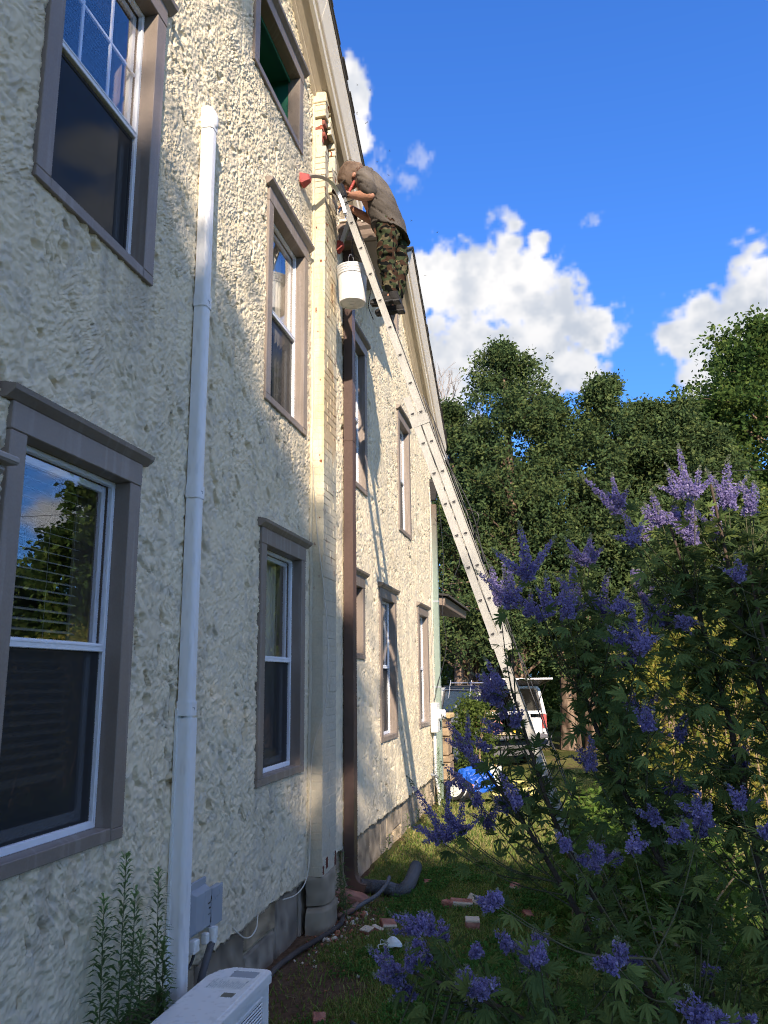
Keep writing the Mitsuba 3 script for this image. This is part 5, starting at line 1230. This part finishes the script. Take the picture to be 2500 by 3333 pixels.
# dead tree
k = thing('bare_tree', 'leafless grey tree standing between the roof edge and the cedars', 'tree')
r_ = np.random.default_rng(3); bt_ = []
def grow(p, d, L, r, dep):
    q = p + d * L; mid = (p + q) / 2 + r_.normal(0, L * .04, 3); bt_.append(tube(smooth_path([p, mid, q], 3), .02, 5, taper=np.linspace(r, r * .68, 7)))
    if dep == 0: return
    for j in range(3 if dep > 3 else 2 + (r_.random() < .45)):
        e = d + r_.normal(0, .36, 3) + [0, 0, .12]; e /= np.linalg.norm(e); grow(q, e, L * r_.uniform(.62, .84), r * .64, dep - 1)
tr_ = tube([(-2.4, 34, 0), (-2.45, 34, 6), (-2.4, 34, 11.5)], .15, 8, taper=np.array([.2, .15, .09]))
add(k + '__trunk', tr_, 'mat_vertex', smooth=True, color=(.30, .26, .23))
grow(np.array([-2.4, 34, 11.4]), np.array([.05, 0, 1.0]), 1.5, .075, 5)
add(k + '__limbs', cat(*bt_), 'mat_vertex', smooth=True, color=(.34, .30, .27), kind='stuff')
# separate trunks seen under the cedars
for i, (x, y, rr, H, l) in enumerate(((-.62, 26, .24, 3.5, 'thick pale trunk behind the truck roof'), (2.97, 25, .25, 3.2, 'thick reddish trunk left of two near the yellow hedge'), (3.80, 24, .24, 3.2, 'thick reddish trunk right of two near the yellow hedge'))):
    kk = thing('lopped_tree', l, 'tree', 'bare tree trunks under the cedar row')
    q = np.linspace(0, 1, 7); add(kk + '__trunk', tube(np.stack([x + .06 * np.sin(q * 4 + i), y + 0 * q, H * q - .1], 1), .2, 16, taper=rr * (1.28 - .45 * q ** .5)), 'mat_bark', smooth=True)
# bushes
def bush(key, label, x0, x1, y0, y1, H, n, size, cols, seed, z0=.05, cat_='bush', mat='mat_leaf', stems=12):
    r = np.random.default_rng(seed); key = thing(key, label, cat_)
    u = r.uniform(0, 1, n); v = r.uniform(0, 1, n); x = x0 + (x1 - x0) * u; y = y0 + (y1 - y0) * v
    top = H * (.55 + .45 * np.sqrt(np.clip(1 - (2 * u - 1) ** 4, 0, 1)) * (.6 + .8 * meshkit.fbm(np.stack([x * 1.5, y * 1.5, 0 * x], -1), 3, seed)))
    z = z0 + (top - z0) * (1 - r.random(n) ** 1.7)
    c = np.stack([x, y, z], 1) + r.normal(size=(n, 3)) * .06; lf = 7
    cl = np.repeat(c, lf, 0) + r.normal(size=(n * lf, 3)) * size * 1.1; d = unit(r, len(cl)) + [0, 0, .35]; d /= np.linalg.norm(d, axis=1, keepdims=True)
    L = size * r.uniform(.6, 1.3, len(cl)); V, F = leafmesh(cl, d, unit(r, len(cl)), L, L * .28, .2)
    cols = np.asarray(cols); cc = np.repeat(cols[r.integers(0, len(cols), n)] * r.uniform(.75, 1.3, (n, 1)), lf, 0)
    add(key + '__leaves', trimesh.Trimesh(V, F, process=False), mat, color=np.repeat(cc, 4, 0), kind='stuff')
    sm = []
    for i in range(stems):
        a, b = r.uniform(x0, x1), r.uniform(y0, y1); sm.append(tube(smooth_path([(a, b, 0), (a + r.normal(0, .15), b + r.normal(0, .15), H * .5), (a + r.normal(0, .35), b + r.normal(0, .35), H * .95)], 4), .012, 5, taper=np.linspace(.016, .004, 9)))
    add(key + '__stems', cat(*sm), 'mat_vertex', smooth=True, color=(.30, .22, .13), kind='stuff')
bush('golden_hedge', 'yellow-green sunlit hedge with bare twigs showing, right behind the purple shrub', 3.0, 7.5, 12.2, 14.0, 2.75, 5200, .075, [(.21, .23, .05), (.27, .26, .055), (.14, .18, .04), (.32, .27, .07)], 301, .1, stems=60)
bush('pier_bush', 'feathery light green bush beside the stone pier', .14, .72, 15.6, 16.9, 1.55, 900, .07, [(.08, .12, .03), (.11, .15, .04)], 302)
bush('understory_bush', 'bright green undergrowth lit beyond the truck and trunks', -4.5, 3.0, 33, 36, 3.6, 5200, .16, LIT, 303, .1)
bush('understory_bush', 'bright green undergrowth lit right of the cedar trunks', 3.4, 12, 31, 34, 3.0, 4200, .16, LIT, 304, .1)
bush('lawn_weeds', 'tall bright green weeds lit in the grass behind the purple shrub', 2.15, 3.5, 6.6, 9.2, .75, 1500, .075, [(.10, .17, .035), (.14, .21, .05), (.08, .14, .03)], 305, .03, 'weeds', stems=40)
bush('far_hedge', 'dark line of shrubs closing the yard far behind', -40, 60, 60, 64, 7, 5000, .6, DEC, 306, .2)
# trees behind the photographer that shade the near wall, the lawn and the shrub
SH = dict(shape='round', group='trees behind the photographer', trunk_r=.25, droop=.1, mat='mat_leaf')
tree('shade_tree', 'big leafy tree standing behind the photographer', 'tree', 6.5, -18.2, 15.3, 4.3, 4.5, 60, 60, 9, .30, DEC, 240, **SH)
tree('shade_tree', 'lower leafy tree behind the photographer on the right', 'tree', 7.2, -10.3, 8.5, 3.5, 1.2, 56, 60, 9, .26, DEC, 241, **SH)
tree('shade_tree', 'very tall leafy tree farthest behind the photographer', 'tree', 7.6, -25.3, 24.2, 2.7, 19.2, 50, 60, 9, .30, DEC, 242, **SH)

# ================================================================ purple flowering shrub
SPIKES = [[2.52,3.95,2.82,2.39,3.93,2.98,1],[2.52,3.8,2.83,2.49,3.72,2.9,1],[2.9,4.35,2.98,2.89,4.38,3.21,1.2],[2.85,3.82,2.87,2.88,3.84,2.98,1],[2.81,3.97,2.91,2.77,3.95,2.99,0.9],[3.06,4.14,2.87,3.08,4.14,3.07,1.9],[3.08,3.82,2.77,3.1,3.79,2.88,1.7],[2.72,4.01,2.78,2.69,4.01,2.91,1.2],[2.67,4.04,2.79,2.64,4.02,2.85,0.9],[2.84,3.93,2.66,2.85,3.9,2.91,1.5],[2.98,4.11,2.71,2.99,4.12,2.9,1.2],[2.78,3.98,2.78,2.78,3.99,2.86,0.9],[2.55,3.65,2.63,2.52,3.67,2.75,1],[2.68,4.41,2.78,2.67,4.37,2.85,1],[2.08,3.47,2.47,2.06,3.42,2.65,1.3],[2.35,4.11,2.62,2.28,4.11,2.72,1.1],[2.37,4.17,2.61,2.38,4.19,2.74,1.1],[1.97,3.95,2.39,1.95,3.96,2.6,1.7],[1.89,4.33,2.44,1.86,4.3,2.61,1.2],[2.15,3.79,2.34,2.15,3.8,2.49,1.2],[2.29,4.35,2.47,2.29,4.33,2.62,1.5],[2.24,3.63,2.31,2.23,3.61,2.45,1.6],[2.27,4.14,2.37,2.3,4.14,2.48,1.5],[2.43,4.23,2.32,2.46,4.17,2.52,1.3],[2.41,4.18,2.38,2.37,4.21,2.47,1],[2.44,3.55,2.33,2.47,3.55,2.4,1],[2.66,4.2,2.35,2.6,4.21,2.49,1.2],[2.72,4.15,2.29,2.74,4.22,2.45,1.5],[2.66,3.96,2.28,2.61,3.95,2.36,1.2],[2.71,3.73,2.29,2.79,3.75,2.28,1],[2.54,3.86,2.22,2.54,3.85,2.35,1.1],[2.53,3.88,2.11,2.54,3.9,2.27,1.7],[2.48,3.67,2.19,2.42,3.62,2.25,1.1],[2.51,3.36,2.15,2.54,3.4,2.23,1.2],[2.51,3.92,2.11,2.47,3.96,2.16,1],[2.13,3.9,2.33,2.08,3.88,2.4,1.3],[2.06,4.02,2.36,2.01,4.02,2.44,1.2],[2.96,3.59,2.45,2.95,3.56,2.53,1.1],[3.06,4.34,2.53,3.06,4.35,2.65,1.2],[2.54,3.99,1.85,2.52,3.98,1.99,1.2],[2.55,3.75,1.82,2.56,3.78,1.92,1],[2.69,3.88,1.78,2.72,3.85,1.86,1.4],[1.87,4.06,1.93,1.88,4.07,2.06,1.3],[3.02,4.15,2.09,3.03,4.12,2.13,0.9],[2.59,4.26,2.54,2.61,4.24,2.58,1],[1.62,4.07,1.28,1.47,4.07,1.5,1.15],[1.64,4.13,1.33,1.61,4.11,1.41,1],[1.66,4.08,1.31,1.69,4.03,1.45,1],[1.54,4.26,1.24,1.44,4.29,1.29,1],[1.67,4.57,1.65,1.56,4.58,1.8,1.4],[1.75,4.48,1.57,1.68,4.45,1.68,1.5],[1.77,4.06,1.45,1.72,4.07,1.52,1.1],[1.8,4.33,1.29,1.74,4.33,1.42,1.4],[1.98,3.69,1.5,1.91,3.74,1.61,1.2],[1.9,4.21,1.41,1.84,4.18,1.46,1.2],[1.9,4.18,2.01,1.78,4.2,2.06,1.2],[1.88,4.1,1.94,1.76,4.08,2.02,1.4],[1.89,4.0,1.8,1.82,3.98,1.85,1],[1.89,4.3,1.85,1.85,4.34,1.95,1.2],[1.68,4.28,1.5,1.59,4.27,1.59,1.1],[1.97,4.36,1.43,2.0,4.36,1.48,0.9],[1.82,4.06,1.71,1.78,4.04,1.76,1],[1.97,3.94,1.83,1.96,3.93,1.9,1.2],[1.9,3.97,2.02,1.88,3.99,2.07,1],[1.57,3.47,1.03,1.48,3.46,1.09,1.1],[1.63,3.16,1.13,1.63,3.17,1.18,1.1],[1.66,3.25,1.1,1.64,3.25,1.15,1],[1.69,3.33,1.06,1.68,3.35,1.11,1],[1.49,3.29,0.95,1.43,3.25,1.02,1.2],[1.52,3.28,0.92,1.5,3.22,0.99,1.5],[1.57,3.28,0.96,1.56,3.27,1.03,1],[1.47,3.37,0.9,1.42,3.37,0.9,1],[1.63,3.33,0.97,1.61,3.34,1.03,1.1],[1.58,3.4,1.0,1.55,3.42,1.01,1.1],[1.57,3.31,0.87,1.51,3.27,0.86,1.1],[1.77,3.35,0.88,1.76,3.38,0.92,1.3],[1.87,2.95,1.02,1.85,2.92,1.04,1.5],[1.89,3.17,0.95,1.88,3.16,0.98,1.2],[2.05,3.42,0.98,2.04,3.45,1.06,1.1],[2.03,3.1,1.07,1.99,3.12,1.11,1.2],[2.08,2.78,1.17,2.09,2.79,1.21,1],[2.05,3.31,0.98,2.02,3.3,0.98,1],[1.97,3.02,1.13,1.93,3.04,1.17,1.1],[1.79,3.5,0.76,1.74,3.51,0.76,0.9],[1.92,2.95,1.29,1.88,2.99,1.29,1],[1.95,2.81,1.33,1.93,2.83,1.35,1],[1.85,3.05,1.1,1.85,3.07,1.12,0.9],[2.3,3.71,1.66,2.3,3.75,1.77,1.2],[2.3,3.97,1.65,2.26,3.91,1.72,1],[2.53,3.47,1.84,2.52,3.46,1.92,1.1],[2.62,4.18,1.78,2.63,4.19,1.85,1],[2.67,3.91,1.54,2.62,3.91,1.62,1.2],[2.74,4.06,1.53,2.71,4.07,1.57,1.1],[2.71,3.66,1.46,2.71,3.63,1.57,1.4],[2.68,3.84,1.42,2.66,3.88,1.48,1.1],[2.68,3.34,1.51,2.72,3.41,1.56,1.1],[2.91,4.06,1.5,2.91,4.04,1.56,1],[2.85,3.48,1.55,2.87,3.5,1.61,1],[2.98,4.02,1.63,2.99,4.0,1.72,0.9],[2.42,3.24,1.42,2.43,3.28,1.49,1.1],[2.3,3.48,1.33,2.28,3.47,1.4,1.4],[2.34,4.17,1.19,2.35,4.23,1.26,1],[2.27,3.79,1.26,2.23,3.78,1.28,1],[2.37,3.73,1.28,2.38,3.66,1.33,1.1],[2.28,3.62,1.28,2.3,3.6,1.27,1],[2.62,3.34,1.46,2.56,3.3,1.49,1],[2.71,3.71,1.41,2.78,3.71,1.43,1],[2.55,3.63,1.46,2.53,3.66,1.51,1.1],[2.33,3.0,1.11,2.33,2.96,1.18,1.2],[2.31,2.83,1.16,2.26,2.82,1.16,1.2],[2.38,3.29,1.03,2.42,3.28,1.04,1.2],[2.06,3.27,1.05,2.05,3.23,1.12,1],[2.03,3.07,1.1,2.0,3.04,1.13,1.2],[2.06,2.93,1.14,2.08,2.98,1.15,1],[2.05,3.3,0.99,2.02,3.28,0.99,1],[1.85,3.01,1.0,1.8,3.01,1.04,1.3],[1.87,2.89,1.03,1.92,2.9,1.06,1.3],[2.57,2.92,0.98,2.54,2.91,1.06,1.7],[2.63,2.97,0.96,2.61,2.95,1.0,1.6],[2.91,3.33,1.48,2.88,3.29,1.5,1],[2.18,3.41,1.39,2.15,3.39,1.44,1],[2.75,3.1,0.92,2.73,3.1,0.93,1.4],[2.67,3.42,0.96,2.67,3.45,0.98,0.8],[2.7,3.1,0.92,2.68,3.13,0.92,1.3]]
thing('flowering_shrub', 'large chaste-tree shrub with many violet flower spikes filling the right foreground', 'shrub')
r_ = np.random.default_rng(42)
BASES = [np.array(b) for b in ((2.75, 3.75, -.05), (2.95, 3.95, -.05), (3.15, 3.7, -.05), (2.55, 3.95, -.05), (3.35, 4.1, -.05), (2.85, 3.45, -.05))]
# main canes
CANES = [((2.75, 3.75, -.05), (2.70, 3.80, .9), (2.38, 3.95, 1.7), (2.20, 4.0, 2.35)), ((2.95, 3.95, -.05), (3.0, 3.95, 1.0), (2.92, 3.95, 1.9), (2.75, 3.95, 2.75)), ((3.15, 3.7, -.05), (3.02, 3.72, .75), (3.12, 3.75, 1.5), (3.05, 3.8, 2.5)),
         ((2.55, 3.95, -.05), (2.35, 4.0, .7), (2.05, 4.1, 1.25), (1.80, 4.15, 1.6)), ((3.35, 4.1, -.05), (3.25, 4.1, 1.2), (3.05, 4.0, 2.2), (2.95, 3.95, 2.95)), ((2.85, 3.45, -.05), (2.5, 3.35, .5), (2.0, 3.3, .8), (1.55, 3.3, .95)),
         ((2.75, 3.75, -.05), (2.5, 3.85, .7), (2.15, 3.95, 1.35), (1.95, 4.05, 2.0)), ((2.95, 3.6, -.05), (2.75, 3.4, .5), (2.6, 3.2, .85), (2.45, 3.1, 1.1)), ((3.0, 3.5, -.05), (3.0, 3.3, .5), (2.95, 3.1, .9), (2.85, 3.0, 1.15))]
NODES = []
for c in CANES:
    p = smooth_path(c, 10); add('flowering_shrub__cane', tube(p, .012, 8, taper=np.linspace(.023, .006, len(p))), 'mat_vertex', smooth=True, color=(.075, .055, .04)); NODES.append(p[8:])
NODES = np.vstack(NODES)
LEAVES = []   # (position, outward direction, size)
twigs = []
def twig(p0, p1, bow, step, size, r0=.0042, leaf0=.12):
    d = p1 - p0; L = np.linalg.norm(d); mid = (p0 + p1) / 2 + [0, 0, -bow * L]
    pth = smooth_path([p0, mid, p1], 7); twigs.append(tube(pth, r0, 5, taper=np.linspace(r0, r0 * .45, len(pth))))
    n = max(2, int(L / step)); a0 = r_.uniform(0, 3.14)
    for i in range(n):
        t = leaf0 + (1 - leaf0) * (i + .6) / n; q = np.array([np.interp(t, np.linspace(0, 1, len(pth)), pth[:, k]) for k in range(3)]); dd = d / L
        s = np.cross(dd, [0, 0, 1.0]); s /= np.linalg.norm(s) + 1e-6; u2 = np.cross(s, dd); a = a0 + i * 1.57
        for sg_ in (1, -1):
            o = (s * math.cos(a) + u2 * math.sin(a)) * sg_ * .9 + dd * .35 + [0, 0, .12]
            LEAVES.append((q, o / np.linalg.norm(o), size * r_.uniform(.75, 1.2)))
for s in SPIKES:
    b, t = np.array(s[:3]), np.array(s[3:6]); dd = b - t; dd /= np.linalg.norm(dd) + 1e-6
    want = b + dd * .25 + [0.05, 0, -.12]; j = np.argmin(((NODES - want) ** 2).sum(1) + .3 * np.abs(NODES[:, 2] - want[2] + .1)); n0 = NODES[j]
    k = min(1, .62 / (np.linalg.norm(n0 - b) + 1e-6)); st = b + (n0 - b) * k if k < 1 and r_.random() < .6 else n0
    twig(st, b, .10, .085 if b[0] > 2.15 else .14, .078)
# fill the body of the shrub with leafy side shoots
ELL = [((1.98, 4.15, 1.55), (.2, .2, .25), 16), ((2.72, 3.95, 1.85), (.62, .45, .75), 190), ((2.85, 3.6, .75), (.95, .5, .55), 230), ((3.1, 4.0, 2.45), (.52, .35, .45), 110), ((2.3, 4.05, 1.5), (.38, .3, .42), 34), ((3.6, 3.9, 1.5), (.7, .6, 1.3), 150), ((2.15, 3.2, .62), (.7, .35, .30), 90), ((2.75, 2.95, .55), (.75, .35, .35), 90)]
for c, rad, n in ELL:
    for i in range(n):
        v = r_.normal(size=3); v /= np.linalg.norm(v); e = np.array(c) + v * np.array(rad) * r_.random() ** .33
        if e[2] < .05: continue
        j = np.argmin(((NODES - (e - [0, 0, .12])) ** 2).sum(1)); st = NODES[j]; L = np.linalg.norm(e - st)
        if L > .45: st = e + (st - e) * .45 / L
        if L < .08: continue
        twig(st, e, .08, .08, .078)
add('flowering_shrub__twigs', cat(*twigs), 'mat_vertex', smooth=True, color=(.085, .085, .045), kind='stuff')
# a palmate leaf: five to seven drooping folded leaflets on a stalk
def palmate(size, r, nl):
    V, F, C = [], [], []; o = 0
    for k in range(nl):
        a = (k - (nl - 1) / 2) * (1.9 / nl) * 1.35; L = size * (1 - .42 * abs(k - (nl - 1) / 2) / ((nl - 1) / 2)) * r.uniform(.9, 1.1); w = L * .105
        d = np.array([math.cos(a), math.sin(a)]); s = np.array([-d[1], d[0]]); p0 = np.array([size * .38, 0.0]); dr_ = r.uniform(.12, .4)
        prof = ((0, .12), (.25, .72), (.55, 1.0), (.8, .62), (1.0, 0))
        for i, (t, ww) in enumerate(prof):
            c = p0 + d * L * t; z = -dr_ * L * t ** 1.7
            V += [[*(c + s * w * ww), z + .28 * w * ww], [*c, z], [*(c - s * w * ww), z + .28 * w * ww]]
        for i in range(4):
            b = o + i * 3; F += [(b, b + 1, b + 4), (b, b + 4, b + 3), (b + 1, b + 2, b + 5), (b + 1, b + 5, b + 4)]
        o += 15
    st = size * .38; V += [[0, .0012, 0], [0, -.0012, 0], [st, .001, .004], [st, -.001, .004]]; F += [(o, o + 1, o + 3), (o, o + 3, o + 2)]
    return np.array(V), np.array(F)
PAL = [palmate(1.0, r_, n) for n in (5, 5, 7, 6, 5, 7)]
def place_leaf(q, o, size, j, roll):
    V, F = PAL[j]; x = o; y = np.cross([0, 0, 1.0], x); y /= np.linalg.norm(y) + 1e-6; z = np.cross(x, y)
    y2 = y * math.cos(roll) + z * math.sin(roll); z2 = np.cross(x, y2)
    return q + size * (V[:, :1] * x + V[:, 1:2] * y2 + V[:, 2:] * z2), F
inview = []
for i, (q, o, s) in enumerate(LEAVES):
    v = q - EYE; f = v @ _f; inview.append(np.linalg.norm(v) - .25 * s * 10 + (5 if (q[0] > 3.1 or q[2] < .5) else 0))
order = np.argsort(inview); VV, FF, CC = [], [], []; o_ = 0
SHR = np.array([(.115, .17, .056), (.135, .19, .06), (.095, .145, .052), (.165, .215, .065)])
for rank, i in enumerate(order):
    q, o, s = LEAVES[i]; o = o + [0, 0, -.25 * r_.random()]; o = o / np.linalg.norm(o)
    V, F = place_leaf(q, o, s * 1.0, int(r_.integers(6)), r_.normal(0, .45)); c = SHR[r_.integers(4)] * r_.uniform(.75, 1.3)
    if rank < 300:
        kk = nkey('flowering_shrub__leaf'); scene[kk] = mikit.ply((V, F), 'mat_leaf', color=np.tile(c, (len(V), 1)))
    else:
        VV.append(V); FF.append(F + o_); CC.append(np.tile(c, (len(V), 1))); o_ += len(V)
add('flowering_shrub__foliage', trimesh.Trimesh(np.vstack(VV), np.vstack(FF), process=False), 'mat_leaf', color=np.vstack(CC), kind='stuff')
# flower spikes: whorls of small florets tapering to green buds at the tip
def spike(b, t, k, seed):
    r = np.random.default_rng(seed); d = t - b; L = np.linalg.norm(d); d = d / L; s = np.cross(d, [0, .3, 1.0]); s /= np.linalg.norm(s); u2 = np.cross(s, d)
    bend = r.normal(0, .04, 3) * L; V, F, C = [], [], []; o = 0; t = b + (t - b) * 1.34; L *= 1.34; nw = max(8, int(L / .0105))
    pale = .25 + .5 * r.random() ** 2
    for w in range(nw):
        f = w / (nw - 1); ctr = b + d * L * f + bend * math.sin(f * 3.1); rad = (.0175 * (1 - f) ** .7 + .0035) * k ** .8; nf = int(6 + 8 * (1 - f) * k)
        for j in range(nf):
            a = r.uniform(0, 6.283); o_d = s * math.cos(a) + u2 * math.sin(a); p = ctr + o_d * rad * r.uniform(.45, 1.1) + d * r.normal(0, .003); sz = (.0072 * (1 - .5 * f)) * r.uniform(.7, 1.35)
            q = unit(r, 4); q += o_d * .5 + d * .25
            bud = f > .86
            col = np.array((.30, .33, .22) if bud else (.325, .28, .52)); col = col * r.uniform(.7, 1.25); 
            if not bud and r.random() < pale * .35: col = np.array((.50, .44, .68))
            for e in range(3):
                n1 = q[e] / np.linalg.norm(q[e]); n2 = np.cross(n1, q[3]); n2 /= np.linalg.norm(n2) + 1e-6
                V += [p, p + n1 * sz * 1.3 + n2 * sz * .7, p + n1 * sz * 1.9, p + n1 * sz * 1.3 - n2 * sz * .7]; F += [(o, o + 1, o + 2), (o, o + 2, o + 3)]; o += 4; C += [col] * 4
    return trimesh.Trimesh(V, F, process=False), np.array(C)
stp = []; rest_ = []; rs_ = np.random.default_rng(66)
for s in list(SPIKES):      # side spikes of each panicle
    b, t = np.array(s[:3]), np.array(s[3:6]); d = t - b; L = np.linalg.norm(d); e = np.cross(d / L, [.21, -.95, -.2]); e /= np.linalg.norm(e)
    for sg_ in ((1, -1) if rs_.random() < .55 else (rs_.choice([1, -1]),)):
        b2 = b + d * rs_.uniform(.02, .18); t2 = b2 + (d * .8 + e * sg_ * L * rs_.uniform(.4, .8)) * rs_.uniform(.55, .85) + rs_.normal(0, .012, 3); SPIKES.append([*b2, *t2, s[6] * .58])
for i, s in enumerate(SPIKES):
    b, t = np.array(s[:3]), np.array(s[3:6]); m, c = spike(b, t, s[6], 900 + i)
    if i < 290: add('flowering_shrub__flower_spike', m, 'mat_petal', color=c)
    else: rest_.append((m, c))
    stp.append(tube([b, t], .002, 4))
add('flowering_shrub__small_flower_spikes', cat(*[m for m, c in rest_]), 'mat_petal', color=np.vstack([c for m, c in rest_]), kind='stuff')
add('flowering_shrub__spike_stalks', cat(*stp), 'mat_vertex', color=(.12, .12, .08), kind='stuff')
